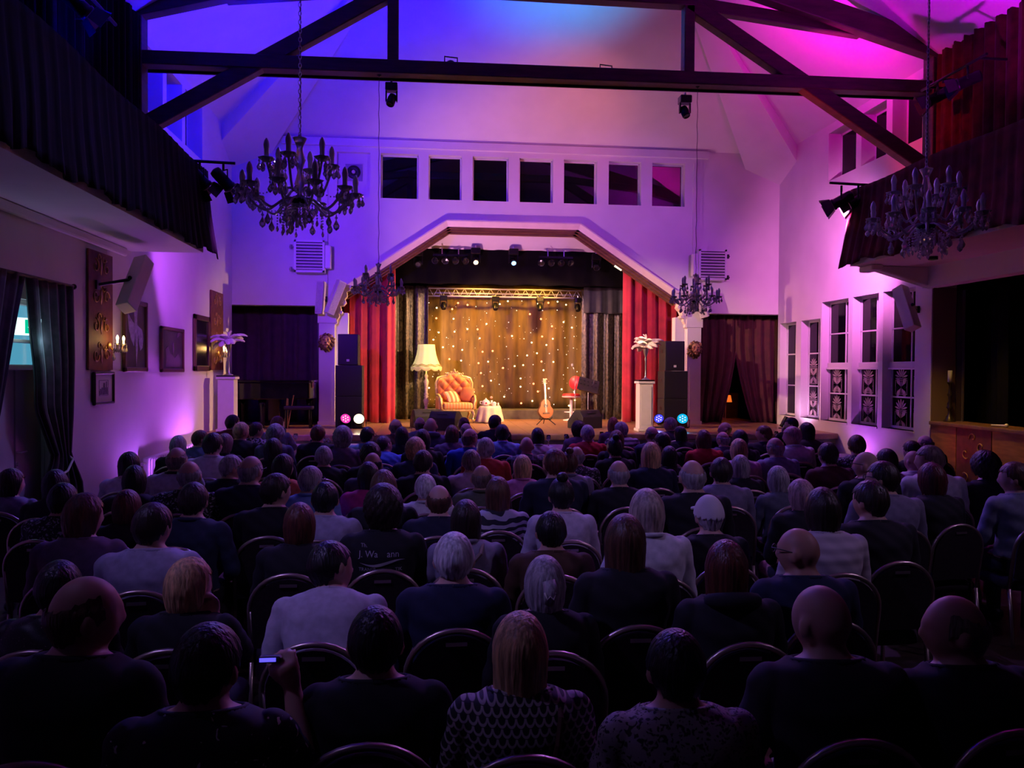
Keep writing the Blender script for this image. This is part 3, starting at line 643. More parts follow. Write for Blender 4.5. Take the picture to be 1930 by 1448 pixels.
def chandelier(x, y, zbase, label, s, ztop, chain, rot=0.):
    t = thing('chandelier', label, 'chandelier', (x, y, zbase), rot, 'crystal chandeliers', scale=s)
    link('stem', CH['stem'], t, (0, 0, .06)); link('hub', CH['hub'], t, (0, 0, .10))
    rr = random.Random(int(x * 100))
    for n, R, key, zt, off in ((10, .46, 'arm_low', .17, .1), (6, .27, 'arm_up', .42, .35)):
        for k in range(n):
            a = 2 * PI * k / n + off
            ar = link('arm', CH[key], t, rot=(0, 0, a))
            link('drip_tray', CH['tray'], ar, (R, 0, zt)); link('candle', CH['candle'], ar, (R, 0, zt + .015))
            for j in range(6):
                b = 2 * PI * j / 6 + k
                link('crystal_drop', CH['drop'], ar, (R + .058 * math.cos(b), .058 * math.sin(b), zt + .02), None, (1.3, 1.3, 1.25 + .4 * rr.random()))
            if key == 'arm_low': link('crystal_drop', CH['drop'], ar, (.30, 0, .02), None, (1.7, 1.7, 1.8))
    m = MB()  # strings of beads and prisms under the bowl, too fine to count
    for k in range(64):
        a = rr.uniform(0, 6.28); R = rr.uniform(.03, .20); z = .10 - .10 * (R / .2) ** 2
        for j in range(rr.randint(3, 6)):
            m.sph((R * math.cos(a), R * math.sin(a), z - j * .024), .008, 5, 4)
        zz = z - j * .024 - .012
        m.lathe([(.002, 0), (.013, -.03), (.010, -.045), (.002, -.055)], 5, (R * math.cos(a), R * math.sin(a), zz))
    for k in range(10):  # swags between the arms
        a0 = 2 * PI * k / 10 + .1; a1 = 2 * PI * (k + 1) / 10 + .1
        for j in range(9):
            u = j / 8; a = a0 + (a1 - a0) * u; m.sph((.44 * math.cos(a), .44 * math.sin(a), .16 - .07 * math.sin(PI * u)), .007, 5, 4)
    o = m.build('bead_strings', M_CRYSTAL, t); o['kind'] = 'stuff'
    zt = .66; top = (ztop - zbase) / s
    if chain:
        n = int((top - zt) / .036)
        for k in range(n): link('chain_link', CH['link'], t, (0, 0, zt + .012 + k * .036), (0, 0, (k % 2) * PI / 2))
        MB().tube([(.006, .004, zt - .04), (.008, .0, top)], .003, 5).build('cord', M_BLACK, t)
    else:
        pts = [(.006 * math.sin(k * 1.9), .006 * math.cos(k * 2.3), zt - .04 + (top - zt + .04) * k / 24) for k in range(25)]
        MB().tube(pts, .006, 5).build('cord', mat('cord_grey', (.10, .08, .12), .6), t)
        MB().lathe([(.05, 0), (.045, -.03), (.01, -.05)], 10, (0, 0, top)).build('ceiling_rose', M_BLACKMETAL, t)
    return t
chandelier(-1.231, 7.8, 3.49, 'large crystal chandelier hanging on a chain in front of the exhaust fan', 1.15, 8.8, True)
chandelier(5.225, 7.8, 3.41, 'large crystal chandelier hanging in front of the red balcony drape', 1.15, 9.0, True, .3)
chandelier(-.765, 12.52, 3.13, 'small far crystal chandelier in front of the red stage curtain', .82, 6.62, False, .2)
chandelier(4.378, 12.52, 3.06, 'small far crystal chandelier in front of the window-side air heater', .82, 6.67, False)

# ------------------------------------------------------------------ stage wall fittings
def air_heater(x0, x1, s, label):
    t = thing('air_heater', label, 'heater', ((x0 + x1) / 2, YD - .02, 4.17), 0, 'louvred air heaters'); w = (x1 - x0) / 2
    MB().ab((-w, -.34, 0), (w, -.08, .72)).build('casing', M_WHITE, t, bev=.015)
    fm = MB()
    for (a, b) in (((-w, -.36, 0), (-w + .045, -.34, .72)), ((w - .045, -.36, 0), (w, -.34, .72)), ((-w, -.36, 0), (w, -.34, .045)), ((-w, -.36, .675), (w, -.34, .72))): fm.ab(a, b)
    fm.build('front_frame', M_WHITE, t)
    MB().ab((-w + .04, -.345, .04), (w - .04, -.341, .68)).build('dark_core', M_BLACK, t)
    sm = MB().box((0, 0, 0), (2 * w - .09, .05, .022), (.55, 0, 0)).mesh('louvre', mat=M_WHITE)
    for k in range(9): link('louvre', sm, t, (0, -.355, .085 + k * .069))
    MB().ab((s * w - .0, -.33, .1) if s > 0 else (s * w - .13, -.33, .1), (s * w + .13, -.12, .62) if s > 0 else (s * w, -.12, .62)).build('side_box', M_WHITE, t, bev=.02)
    MB().box((0, -.05, .4), (.3, .12, .3)).build('wall_bracket', M_STEEL, t)
    for z in (.08, .58): MB().tube([(-s * w, -.2, z), (-s * (w + .13), -.2, z)], .018, 6).cyl((-s * (w + .09), -.2, z - .05), (-s * (w + .09), -.2, z + .05), .03, n=8).build('pipe_valve', M_STEEL if s > 0 else M_BLACKMETAL, t)
air_heater(-2.97, -2.30, 1, 'white louvred air heater on the wall above the piano alcove')
air_heater(6.38, 7.06, -1, 'white louvred air heater on the wall above the parted dark curtains')
fan = thing('exhaust_fan', 'round black exhaust fan in the square wall recess beside the high windows', 'fan', (-1.70, YD + .10, 6.54))
MB().ab((-.19, -.02, -.19), (.19, .02, .19)).build('plate', mat('fan_plate', (.35, .32, .4), .5), fan)
MB().lathe([(.14, 0), (.155, .03), (.15, .05), (.05, .05), (.045, .02), (.0, .02)], 24).build('rotor', M_BLACK, fan, (0, -.02, 0), (PI / 2, 0, 0), True)
for k in range(6):
    a = k * PI / 3; MB().box((.09 * math.cos(a), -.06, .09 * math.sin(a)), (.11, .006, .04), (.5, -a, 0)).build('fan_blade', M_BLACKMETAL, fan)
MB().lathe([(.045, 0), (.04, .02), (.0, .03)], 14).build('hub', M_SPKWHITE, fan, (0, -.07, 0), (PI / 2, 0, 0), True)
def lion(x, z, label):
    t = thing('lion_head', label, 'wall ornament', (x, YD - .13, z), 0, 'lion head wall ornaments'); G = mat('antique_gold', (.17, .095, .05), .45, .55, noise=.5, nscale=22, bump=.5)
    rr = random.Random(4); m = MB()
    for ring, (R, n, sz) in enumerate(((.165, 14, .075), (.135, 12, .07), (.12, 10, .06))):
        for k in range(n):
            a = 2 * PI * k / n + ring * .2; q = .9 + .25 * rr.random()
            cz = R * 1.15 * math.sin(a); cx = R * math.cos(a) * .95
            m.tube([(cx * .75, -.03 - ring * .03, cz * .75), (cx * 1.0, -.05 - ring * .03, cz), (cx * 1.12 + .03 * math.sin(3 * a), -.025 - ring * .025, cz * 1.10 * q - .02)], [sz * .5, sz * .5, sz * .25], 6)
    m.build('mane', G, t, smooth=True)
    f = MB(); f.sph((0, -.10, .01), (.085, .06, .10)); f.sph((0, -.155, -.03), (.045, .045, .04)); f.sph((0, -.15, .02), (.022, .04, .05)); f.sph((0, -.14, -.085), (.035, .03, .025))
    for s in (-1, 1):
        f.sph((s * .04, -.145, .045), (.024, .02, .014)); f.sph((s * .03, -.165, -.045), (.03, .025, .02)); f.sph((s * .085, -.09, .09), (.03, .02, .03))
    f.v = [(x * 1.3, y * 1.1, z * 1.3) for x, y, z in f.v]; f.build('face', mat('highlight_gold', (.42, .25, .12), .4, .4, noise=.25, nscale=30), t, smooth=True)  # lighter gold puts a highlight into the face colour
    for s in (-1, 1): MB().sph((s * .047, -.170, .04), (.014, .009, .010), 8, 6).build('eye', M_BLACK, t)
    MB().sph((0, -.212, -.024), (.022, .012, .014), 8, 6).build('nose', M_BLACK, t)
lion(-2.28, 2.62, 'antique gold lion head on the pilaster next to the piano alcove')
lion(6.37, 2.53, 'antique gold lion head on the pilaster next to the parted dark curtains')

# column loudspeakers
def column_speaker(p0, p1, w, d, facing, label, m=M_SPKWHITE, arm=None):
    p0 = np.array(p0, float); p1 = np.array(p1, float); c = (p0 + p1) / 2; t = thing('column_speaker', label, 'loudspeaker', tuple(c), 0, 'white column loudspeakers')
    b = MB().beam(p0 - c, p1 - c, w, d, up=facing); b.build('cabinet', m, t, bev=.012)
    f = np.array(facing, float); f /= np.linalg.norm(f); ax = (p1 - p0) / np.linalg.norm(p1 - p0); f = f - ax * np.dot(f, ax); f /= np.linalg.norm(f)
    MB().beam((p0 - c) * .93 + f * d / 2, (p1 - c) * .93 + f * d / 2, w * .8, .012, up=tuple(f)).build('grille', mat('speaker_grille', (.48, .45, .44), .7, noise=.25, nscale=90), t)
    if arm is not None:
        a = np.array(arm) - c
        MB().tube([-f * d * .45, a], .022, 8).sph(tuple(-f * d * .6), .03, 8, 6).build('mount', M_BLACKMETAL, t)
        MB().box(tuple(a), (.05, .12, .12)).build('wall_plate', M_BLACKMETAL, t)
    return t
column_speaker((-4.02, 11.05, 2.80), (-3.98, 11.62, 3.52), .20, .20, (.4, .85, -.6), 'tilted white column loudspeaker on the picture wall', arm=(-4.37, 11.0, 3.10))
column_speaker((8.12, 12.42, 2.74), (8.12, 12.80, 3.46), .20, .20, (-.4, .85, -.4), 'tilted white column loudspeaker beside the tall windows', arm=(8.5, 12.9, 3.10))
column_speaker((-2.42, 18.12, 3.24), (-2.38, 18.14, 3.98), .17, .16, (-.35, -1, -.1), 'upright white column loudspeaker on the piano-side pilaster', arm=(-2.3, 18.36, 3.6))
column_speaker((-2.20, 17.98, 3.24), (-1.92, 18.02, 3.98), .19, .17, (.5, -1, -.4), 'slanted white column loudspeaker on the piano-side pilaster', arm=(-2.2, 18.36, 3.55))
column_speaker((6.55, 18.05, 3.28), (6.34, 18.05, 3.92), .19, .17, (-.5, -1, -.4), 'slanted white column loudspeaker behind the window-side small chandelier', arm=(6.4, 18.36, 3.55))

# ------------------------------------------------------------------ picture wall
def damask(y0, y1, z0, z1, label):
    t = thing('ornament_panel', label, 'wall panel', (XL + .01, (y0 + y1) / 2, z0), 0, 'ornamental wall panels'); w = (y1 - y0) / 2; h = z1 - z0
    MB().ab((0, -w, 0), (.025, w, h)).build('board', mat('rust_wallpaper', (.135, .035, .018), .6, noise=.3, nscale=9), t)
    m = MB(); G = mat('gilt_print', (.40, .22, .08), .4, .3)
    def scroll(cy, cz, r, turns, s, ph):
        pts = []
        for k in range(16):
            u = k / 15; a = ph + s * u * turns * 2 * PI; q = r * (1 - .8 * u); pts.append((.03, cy + q * math.cos(a), cz + q * math.sin(a)))
        m.tube(pts, [.012 * (1 - .5 * k / 15) for k in range(16)], 4)
    n = max(3, int(h / .36))
    for k in range(n):
        z = h * (k + .5) / n
        for s in (-1, 1):
            scroll(s * w * .45, z, .10 * min(1, w / .35), 1.1, s, PI / 2 * (k % 2)); scroll(s * w * .2, z + .12, .06, .8, -s, 0)
        m.prism([(0, z - .11), (.035, z), (0, z + .12), (-.035, z)], 'x', .02, .032)
    m.build('gilt_scrollwork', G, t, smooth=True)
damask(10.74, 11.52, 1.97, 3.55, 'tall rust-brown wall panel with gilt scrolls beside the exit curtain')
damask(16.56, 17.5, 1.97, 3.60, 'tall rust-brown wall panel with gilt scrolls behind the white feathers')
def picture(y0, y1, z0, z1, label, fm, art, inner=None, fw=.055, x=XL + .012, s=1, name='framed_picture'):
    t = thing(name, label, 'picture', (x, (y0 + y1) / 2, z0)); w = (y1 - y0) / 2; h = z1 - z0
    m = MB(); d = s * .045
    for (a, b) in (((0, -w, 0), (d, -w + fw, h)), ((0, w - fw, 0), (d, w, h)), ((0, -w, 0), (d, w, fw)), ((0, -w, h - fw), (d, w, h))):
        m.ab((min(a[0], b[0]), a[1], a[2]), (max(a[0], b[0]), b[1], b[2]))
    m.build('picture_frame', fm, t, bev=.01, seg=1)
    MB().ab((min(0, s * .018), -w + fw, fw), (max(0, s * .018), w - fw, h - fw)).build('print', art, t)
    if inner: inner(t, w, h, s)
    return t
F_BROWN = mat('picture_frame_brown', (.11, .05, .035), .4); F_DARK = mat('picture_frame_dark', (.02, .012, .014), .4)
A_DARK = mat('print_dark', (.05, .032, .045), .5, noise=.3, nscale=4); A_BLACK = mat('mirror_black', (.008, .007, .009), .25); A_PAPER = mat('mat_paper', (.52, .50, .54), .7)
def wings(t, w, h, s):
    m = MB(); P = mat('pale_figure', (.42, .40, .52), .7, noise=.35, nscale=14)
    def fl(pts): m.prism([(a * w * 2, b * h) for a, b in pts], 'x', .018, .024)
    fl([(.02, .08), (.08, .3), (.10, .55), (.06, .75), (.09, .9), (.02, .93), (-.06, .84), (-.04, .6), (0, .35)])
    fl([(.06, .66), (.28, .60), (.34, .48), (.30, .34), (.2, .30), (.14, .42), (.1, .55)])
    fl([(-.04, .66), (-.22, .74), (-.34, .82), (-.3, .62), (-.2, .45), (-.08, .36), (-.03, .5)])
    m.build('pale_figure', P, t)
def duck(t, w, h, s):
    m = MB(); P = mat('faint_figure', (.16, .11, .13), .7)
    def fl(pts): m.prism([(a * w * 2, b * h) for a, b in pts], 'x', .018, .023)
    fl([(-.3, .12), (.33, .12), (.36, .3), (.25, .42), (.1, .32), (-.1, .42), (-.2, .58), (-.32, .5), (-.28, .3)])
    fl([(.02, .4), (.08, .52), (.04, .68), (0, .6)]); fl([(.2, .78), (.32, .84), (.36, .93), (.24, .9)])
    m.build('faint_figure', P, t)
def engraving(t, w, h, s):
    I = mat('engraving_ink', (.10, .08, .13), .8, noise=.6, nscale=30)
    x0, x1 = .019 * s, .022 * s
    def bx(y0, y1, z0, z1):
        return MB().ab((min(x0, x1), y0 * w, z0 * h), (max(x0, x1), y1 * w, z1 * h))
    m = bx(-.42, .45, .30, .42)
    for a, b, c, d in ((-.2, .4, .42, .52), (-.02, .14, .52, .66), (.25, .33, .5, .7), (-.35, -.2, .42, .48)): q = bx(a, b, c, d); m.add(q.v, q.f)
    for a, b, c, d in ((-.45, .47, .73, .745), (-.45, .47, .27, .278), (-.45, -.43, .27, .74), (.45, .47, .27, .74)): q = bx(a, b, c, d); m.add(q.v, q.f)
    m.build('engraving', I, t)
picture(11.92, 12.86, 1.94, 3.02, 'large brown-framed picture of pale winged figure on the picture wall', F_BROWN, A_DARK, wings, .07)
picture(13.52, 14.72, 1.93, 2.70, 'brown-framed dark picture with faint curved shapes, second beyond the loudspeaker', F_BROWN, A_DARK, duck, .06)
picture(15.38, 16.42, 1.95, 3.03, 'tall brown-framed black mirror half hidden by white feathers', F_BROWN, A_BLACK, None, .10)
picture(10.88, 11.54, 1.50, 1.945, 'small dark-framed engraving hanging below the rust-brown panel', F_DARK, A_PAPER, engraving, .035)
picture(13.45, 14.3, 1.97, 2.52, 'dim framed engraving in the side room behind the counter', F_DARK, mat('dim_paper', (.22, .19, .17), .8), engraving, .05, 10.98, -1)
def sconce(y, z, label, power):
    t = thing('wall_sconce', label, 'wall lamp', (XL + .04, y, z), 0, 'crystal wall sconces')
    MB().lathe([(.0, .0), (.06, .0), (.05, .02), (.02, .03)], 12).build('back_plate', M_GOLD, t, rot=(0, PI / 2, 0), smooth=True)
    for s in (-1, 1):
        pts = [(0, 0, 0), (.06, s * .04, -.06), (.13, s * .09, -.05), (.15, s * .11, .02)]
        a = MB().tube(pts, .009, 6).build('arm', M_GOLD, t, smooth=True)
        MB().lathe([(.01, 0), (.04, .008), (.045, .016), (.01, .01)], 10, (.15, s * .11, .02)).build('drip_tray', M_CRYSTAL, a)
        MB().lathe([(.012, 0), (.012, .05), (.02, .075), (.012, .105), (.003, .12)], 8, (.15, s * .11, .03)).build('lit_bulb', emis('sconce_bulb', (1, .62, .22), 16), a, smooth=True)
        for j in range(4): link('crystal_drop', CH['drop'], a, (.15 + .04 * math.cos(j * 1.6), s * .11 + .04 * math.sin(j * 1.6), .025), None, (1.1, 1.1, 1.5))
    link('crystal_drop', CH['drop'], t, (.06, 0, -.05), None, (1.8, 1.8, 2))
    point((XL + .26, y, z + .1), (1, .5, .15), power, .05)
sconce(11.38, 2.30, 'lit crystal sconce on the rust-brown panel near the exit', 2.2)
sconce(17.05, 2.32, 'lit crystal sconce half hidden behind the white feathers', 2.0)
# ---- exit door with curtain
door = thing('door_1', 'pale exit door with small blue lit window behind parted curtains', 'door', (XL - .12, 9.15, 0), kind='structure')
M_DOOR = mat('door_paint', (.42, .40, .42), .5)
for (a, b) in ((-.58, -.02), (.0, .58)):
    MB().ab((-.03, a, 0), (.03, b, 1.98)).build('door_leaf', M_DOOR, door, bev=.01, seg=1)
MB().ab((-.05, -.64, 0), (.06, -.58, 2.75)).ab((-.05, .58, 0), (.06, .64, 2.75)).ab((-.05, -.64, 2.69), (.06, .64, 2.75)).ab((-.05, -.6, 1.97), (.07, .6, 2.03)).ab((-.04, -.6, 2.27), (.05, .6, 2.31)).build('door_frame', M_FRAME, door, bev=.008, seg=1)
MB().ab((-.02, -.58, 2.03), (-.01, .58, 2.70)).build('lit_pane', mat('blue_night_pane', (.02, .05, .07), .15, emit=(.10, .42, .62), es=.75), door)
MB().tube([(.03, .02, 1.06), (.08, .02, 1.06), (.08, .14, 1.06)], .012, 6).build('door_handle', M_STEEL, door)
MB().lathe([(.0, 0), (.022, 0), (.02, .015), (0, .018)], 10).build('lock_rose', M_STEEL, door, (.03, .03, .93), (0, PI / 2, 0))
ex = thing('exit_sign', 'white and green emergency exit sign lit between the door curtains', 'exit sign', (XL + .03, 9.12, 2.35), -.55)
MB().ab((-.03, -.17, 0), (.03, .17, .19)).build('sign_box', mat('sign_white', (.8, .9, .9), .4, emit=(.75, 1, .95), es=1.3), ex, bev=.01)
MB().ab((.031, -.02, .02), (.034, .12, .17)).build('green_field', mat('sign_green', (.0, .35, .2), .4, emit=(.0, .55, .32), es=1.0), ex)
ar = MB().prism([(.05, .035), (.09, .09), (.065, .09), (.065, .15), (.035, .15), (.035, .09), (.01, .09)], 'x', .034, .037); ar.build('arrow_mark', mat('sign_mark', (.9, 1, 1), .4, emit=(.8, 1, .95), es=1.6), ex)
point((XL + .25, 9.2, 2.28), (.35, .8, 1), 3.0, .06)
pole = thing('curtain_rod', 'dark curtain rod above the exit door', 'curtain rod', (XL + .14, 9.3, 2.98)); MB().tube([(0, -1.8, 0), (0, .74, 0)], .02, 8).sph((0, .76, 0), .035, 8, 6).build('rod', M_BLACKMETAL, pole)
D_DR = mat('door_drape', (.028, .014, .018), .85, noise=.6, nscale=9, sheen=.2)
def interp(v, tab): return float(np.interp(v, [t[0] for t in tab], [t[1] for t in tab]))
hang('door_curtain', (XL + .14, 8.92), (XL + .14, 9.99), .1, 2.97, D_DR, 'dark patterned curtain tied back on the picture side of the exit', 4.4, .035, 21, lambda v: (interp(v, ((0, 0), (.2, .09), (.36, .20), (.5, .22), (.70, .64), (.8, .42), (1, .3))), interp(v, ((0, 0), (.3, .02), (.53, -.03), (.70, -.11), (.82, .2), (1, .3)))), nv=30)
hang('door_curtain', (XL + .14, 7.6), (XL + .14, 8.88), .1, 2.99, D_DR, 'dark curtain on the near side of the exit door', 4.4, .035, 22, lambda v: (0, interp(v, ((0, 0), (.2, -.21), (.38, -.38), (.5, -.5), (.7, -.75), (1, -.4)))), nv=30)
tb = thing('curtain_tieback', 'pale cord tying back the dark curtain beside the exit', 'tieback', (XL + .14, 9.72, .85)); MB().tube([(.07, -.25, -.1), (.09, -.05, -.06), (.08, .12, .06), (-.1, .2, .16)], .014, 6).build('cord', M_SPKWHITE, tb)
rad = thing('radiator', 'white panel radiator under the pictures behind the audience', 'radiator', (XL + .12, 14.0, .12))
MB().ab((-.05, -1.45, 0), (.05, 1.45, .50)).build('body', M_WHITE, rad, bev=.02)
for s in (-1, 1): MB().ab((-.03, s * 1.2 - .03, -.12), (.03, s * 1.2 + .03, .02)).build('foot', M_WHITE, rad)
rm = MB().ab((.05, -.03, .03), (.065, .03, .47)).mesh('fin', mat=M_WHITE)
for k in range(24): link('fin', rm, rad, (0, -1.38 + k * .12, 0))
MB().tube([(0, -1.45, .42), (0, -1.58, .42)], .015, 6).cyl((0, -1.62, .42), (0, -1.52, .42), .028, n=8).build('valve', M_STEEL, rad)

# ------------------------------------------------------------------ pedestals with feather vases
def pedestal(x, y, h, label, w=.16):
    t = thing('pedestal', label, 'pedestal', (x, y, .722), 0, 'white pedestals')
    m = MB().ab((-w - .03, -w - .03, 0), (w + .03, w + .03, .06)).ab((-w, -w, .06), (w, w, h - .08)); m.build('shaft', M_WHITE, t, bev=.008, seg=1)
    MB().ab((-w - .03, -w - .03, h - .08), (w + .03, w + .03, h - .03)).build('cap', M_WHITE, t, bev=.012)
    MB().ab((-w - .02, -w - .02, h - .03), (w + .02, w + .02, h)).build('top_slab', M_BLACK, t)
    MB().ab((-w + .04, -w - .012, .14), (w - .04, -w, h - .14)).build('panel', M_WHITE, t)
    return .722 + h
def feather_vase(x, y, z, H, label, n, R, tint, seed, droop):
    t = thing('feather_vase', label, 'vase', (x, y, z), 0, 'feather arrangements')
    k = H / .72
    MB().lathe([(.09, 0), (.085, .015), (.03, .04), (.018, .09), (.014, .2), (.016, .40), (.028, .45), (.016, .49), (.03, .53), (.05, .60), (.062, .68), (.066, .72), (.055, .72), (.02, .62)], 16).build('vase', M_STEEL, t, smooth=True).scale = (1, 1, k)
    FM = mat('feather_' + label[:4], tint, .85, noise=.12, nscale=25, sheen=.5); rr = random.Random(seed)
    def feather(a, el, L, w):
        """one soft plume: a rib that arches over and drops at the tip, wrapped in a broad fluffy vane"""
        m = MB(); ns = 13; pts = [(0., 0.)]; es_ = []
        for j in range(ns):
            u = j / (ns - 1); e = el - droop * u ** 1.5; es_.append(e)
            if j: pts.append((pts[-1][0] + math.cos(e) * L / (ns - 1), pts[-1][1] + math.sin(e) * L / (ns - 1)))
        ca, sa = math.cos(a), math.sin(a); nq = 14; P = []
        for j, (r_, zz) in enumerate(pts):
            u = j / (ns - 1); ww = w * max(.06, math.sin(PI * min(1, .06 + .90 * u ** .75)) ** .6); e = es_[j]
            for q in range(nq):
                t_ = 2 * PI * q / nq; k = 1 + .16 * math.sin(5 * t_ + j * 2.6 + a * 3) + .10 * math.sin(j * 4.1 + q * 2.9)
                o = ww * math.cos(t_) * k; h_ = ww * .38 * math.sin(t_) * k - .25 * abs(o)
                rr_ = r_ - math.sin(e) * h_; P.append((rr_ * ca - o * sa, rr_ * sa + o * ca, zz + math.cos(e) * h_))
        F = [(j * nq + q, j * nq + (q + 1) % nq, (j + 1) * nq + (q + 1) % nq, (j + 1) * nq + q) for j in range(ns - 1) for q in range(nq)] + [tuple(range(nq)), tuple(range((ns - 1) * nq, ns * nq))]
        return m.add(P, F)
    for i in range(n):
        a = 2 * PI * i / n + rr.uniform(-.2, .2); el = rr.uniform(.35, 1.15); L = R * rr.uniform(.85, 1.3)
        feather(a, el, L, R * .25).build('feather', FM, t, (0, 0, H - .02), smooth=True)
    for i in range(3):
        feather(rr.uniform(0, 6.28), 1.9, R * .85, R * .07).build('plume', FM, t, (0, 0, H - .02), smooth=True)
zt = pedestal(-4.02, 16.45, 1.14, 'white pedestal with white feathers beside the piano')
feather_vase(-4.0, 16.45, zt, .66, 'white feathers in a tall silver vase beside the piano', 18, .36, (.82, .80, .86), 3, 1.5)
zt = pedestal(4.60, 16.3, 1.09, 'white pedestal with pink feathers in front of the red curtain', .15)
feather_vase(4.62, 16.3, zt, .70, 'pink feathers in a tall silver vase in front of the red curtain', 18, .38, (.90, .74, .76), 5, 1.3)

# ------------------------------------------------------------------ loudspeaker stacks
M_CAB = mat('speaker_cabinet', (.012, .012, .013), .6, noise=.3, nscale=40); M_GRL = mat('speaker_mesh', (.008, .008, .009), .5, noise=.6, nscale=160)
def pa_box(x, y, z, w, d, h, label, badge=False, horn=True):
    t = thing('pa_speaker', label, 'loudspeaker', (x, y, z), 0, 'stacked loudspeakers')
    MB().ab((-w / 2, -d / 2, 0), (w / 2, d / 2, h)).build('cabinet', M_CAB, t, bev=.012)
    MB().ab((-w / 2 + .02, -d / 2 - .012, .02), (w / 2 - .02, -d / 2, h - .02)).build('grille', M_GRL, t)
    for s in (-1, 1): MB().ab((s * w / 2 - .004, -.08, h * .6), (s * w / 2 + .004, .08, h * .72)).build('side_handle', M_BLACKMETAL, t)
    if badge: MB().ab((-.03, -d / 2 - .016, .08), (.03, -d / 2 - .012, .13)).build('badge', mat('badge_silver', (.6, .6, .62), .4), t)
zs = .722
for (x, y, w, h, lab, bd) in ((-1.70, 17.7, .58, .68, 'lowest black subwoofer of the piano-side loudspeaker stack', 0), (-1.70, 17.7, .58, .68, 'middle black subwoofer of the piano-side loudspeaker stack', 0), (-1.72, 17.7, .44, .68, 'top black loudspeaker with silver badge on the piano-side stack', 1)):
    pa_box(x, y, zs, w, .5, h, lab, bd); zs += h + .003
zs = .722
for (x, y, w, h, lab, bd) in ((5.66, 17.7, .56, .64, 'lowest black subwoofer of the window-side loudspeaker stack', 0), (5.66, 17.7, .56, .64, 'middle black subwoofer of the window-side loudspeaker stack', 0), (5.63, 17.7, .46, .68, 'top black loudspeaker with silver badge on the window-side stack', 1)):
    pa_box(x, y, zs, w, .5, h, lab, bd); zs += h + .003

dl = thing('added_downlight', 'small warm lamp added under the red-draped balcony to brighten the counter', 'added_downlight', (7.7, 11.3, 3.78)); MB().lathe([(.07, 0), (.07, -.05), (.055, -.05), (.05, -.01)], 16).build('ring', M_BLACKMETAL, dl); MB().lathe([(0, -.02), (.05, -.02), (.05, -.015)], 14).build('lamp', E_WARM, dl)  # fixture made up for the added counter light
# ------------------------------------------------------------------ stage cloths
hang('stage_curtain', (-1.98, 18.95), (-.76, 18.95), .73, 4.6, M_VELVET_RED, 'red velvet stage curtain on the floor lamp side', 3.6, .07, 31, nv=10)
hang('stage_curtain', (4.80, 18.95), (6.3, 18.95), .73, 4.6, M_VELVET_RED, 'red velvet stage curtain on the bar stool side', 3.6, .07, 32, nv=10)
M_CRUSH = mat('crushed_velvet', (.060, .048, .030), .34, noise=1.0, nscale=26, bump=.6, sheen=.3, stretch=(1, 1, .6))
hang('velvet_leg', (-.95, 20.3), (.02, 20.3), .73, 4.15, M_CRUSH, 'dark crushed velvet drape behind the floor lamp', 3.2, .06, 33)
hang('velvet_leg', (4.02, 20.3), (5.3, 20.3), .73, 4.1, M_CRUSH, 'dark crushed velvet drape behind the music stand', 3.2, .06, 34)
hang('border_cloth', (-2.4, 19.5), (6.5, 19.5), 4.12, 5.0, M_BLACKCLOTH, 'black border cloth across the top of the stage', 1.2, .02, 35)
hang('border_cloth', (4.05, 20.15), (5.3, 20.15), 3.50, 4.18, mat('grey_cloth', (.045, .045, .048), .85, noise=.2), 'short grey cloth border above the music stand drape', 3.0, .03, 36)
hang('star_cloth', (-.25, 21.25), (4.4, 21.25), .97, 4.3, mat('star_cloth_fabric', (.15, .092, .016), .6, noise=.35, nscale=2.5, stretch=(3, 3, .6), bump=.35), 'dark gold star cloth hung behind the armchair', 1.6, .035, 37, cat='backdrop')
# string of small bulbs in front of the star cloth
sl = thing('string_lights', 'scattered small glowing bulbs in front of the star cloth', 'fairy lights', (0, 21.12, 0))
EB = [emis('bulb_white', (1, .86, .66), 2.2), emis('bulb_amber', (1, .70, .30), 8), emis('bulb_red', (1, .20, .08), 6)]
bm_ = [MB().sph((0, 0, 0), r, 8, 6).mesh('bulb', True) for r in (.013, .021, .026)]
rb = random.Random(12); spots_ = []
while len(spots_) < 120:
    p = (rb.uniform(0, 4.08), rb.uniform(1.02, 3.9))
    if all((p[0] - q[0]) ** 2 + (p[1] - q[1]) ** 2 > .05 for q in spots_): spots_.append(p)
for i, (x, z) in enumerate(spots_):
    k = rb.random(); big = k > .45; red = k > .80
    link('bulb', bm_[2 if red else (1 if big else 0)], sl, (x, .02 * rb.random(), z), mat=EB[2 if red else (1 if big else 0)])
for i in range(80):
    link('bulb', bm_[0], sl, (rb.uniform(0, 4.08), .02, rb.uniform(1.0, 3.9)), None, (.45, .45, .45), EB[0])
MB().tube([(-.02 + .02 * math.sin(k), .06, 3.95 - k * .1) for k in range(30)], .004, 4).build('wire', M_BLACK, sl)
# ------------------------------------------------------------------ stage rigging
tr = thing('lighting_truss', 'silver lattice lighting truss above the star cloth', 'lighting truss', (2.0, 20.65, 3.93))
for (y, z) in ((0, 0), (0, .20), (.2, .1)): MB().tube([(-2.08, y, z), (2.07, y, z)], .022, 8).build('chord', M_ALU, tr, smooth=True)
zm_ = MB().tube([(0, 0, 0), (.115, 0, .20)], .008, 5).mesh('lattice_bar', True, M_ALU); zm2 = MB().tube([(0, 0, .20), (.115, 0, 0)], .008, 5).mesh('lattice_bar', True, M_ALU)
zm3 = MB().tube([(0, 0, 0), (.115, .2, .1)], .007, 5).mesh('lattice_bar', True, M_ALU)
for k in range(36):
    link('lattice_bar', zm_ if k % 2 == 0 else zm2, tr, (-2.07 + k * .115, 0, 0))
    if k % 3 == 0: link('lattice_bar', zm3, tr, (-2.07 + k * .115, 0, 0))
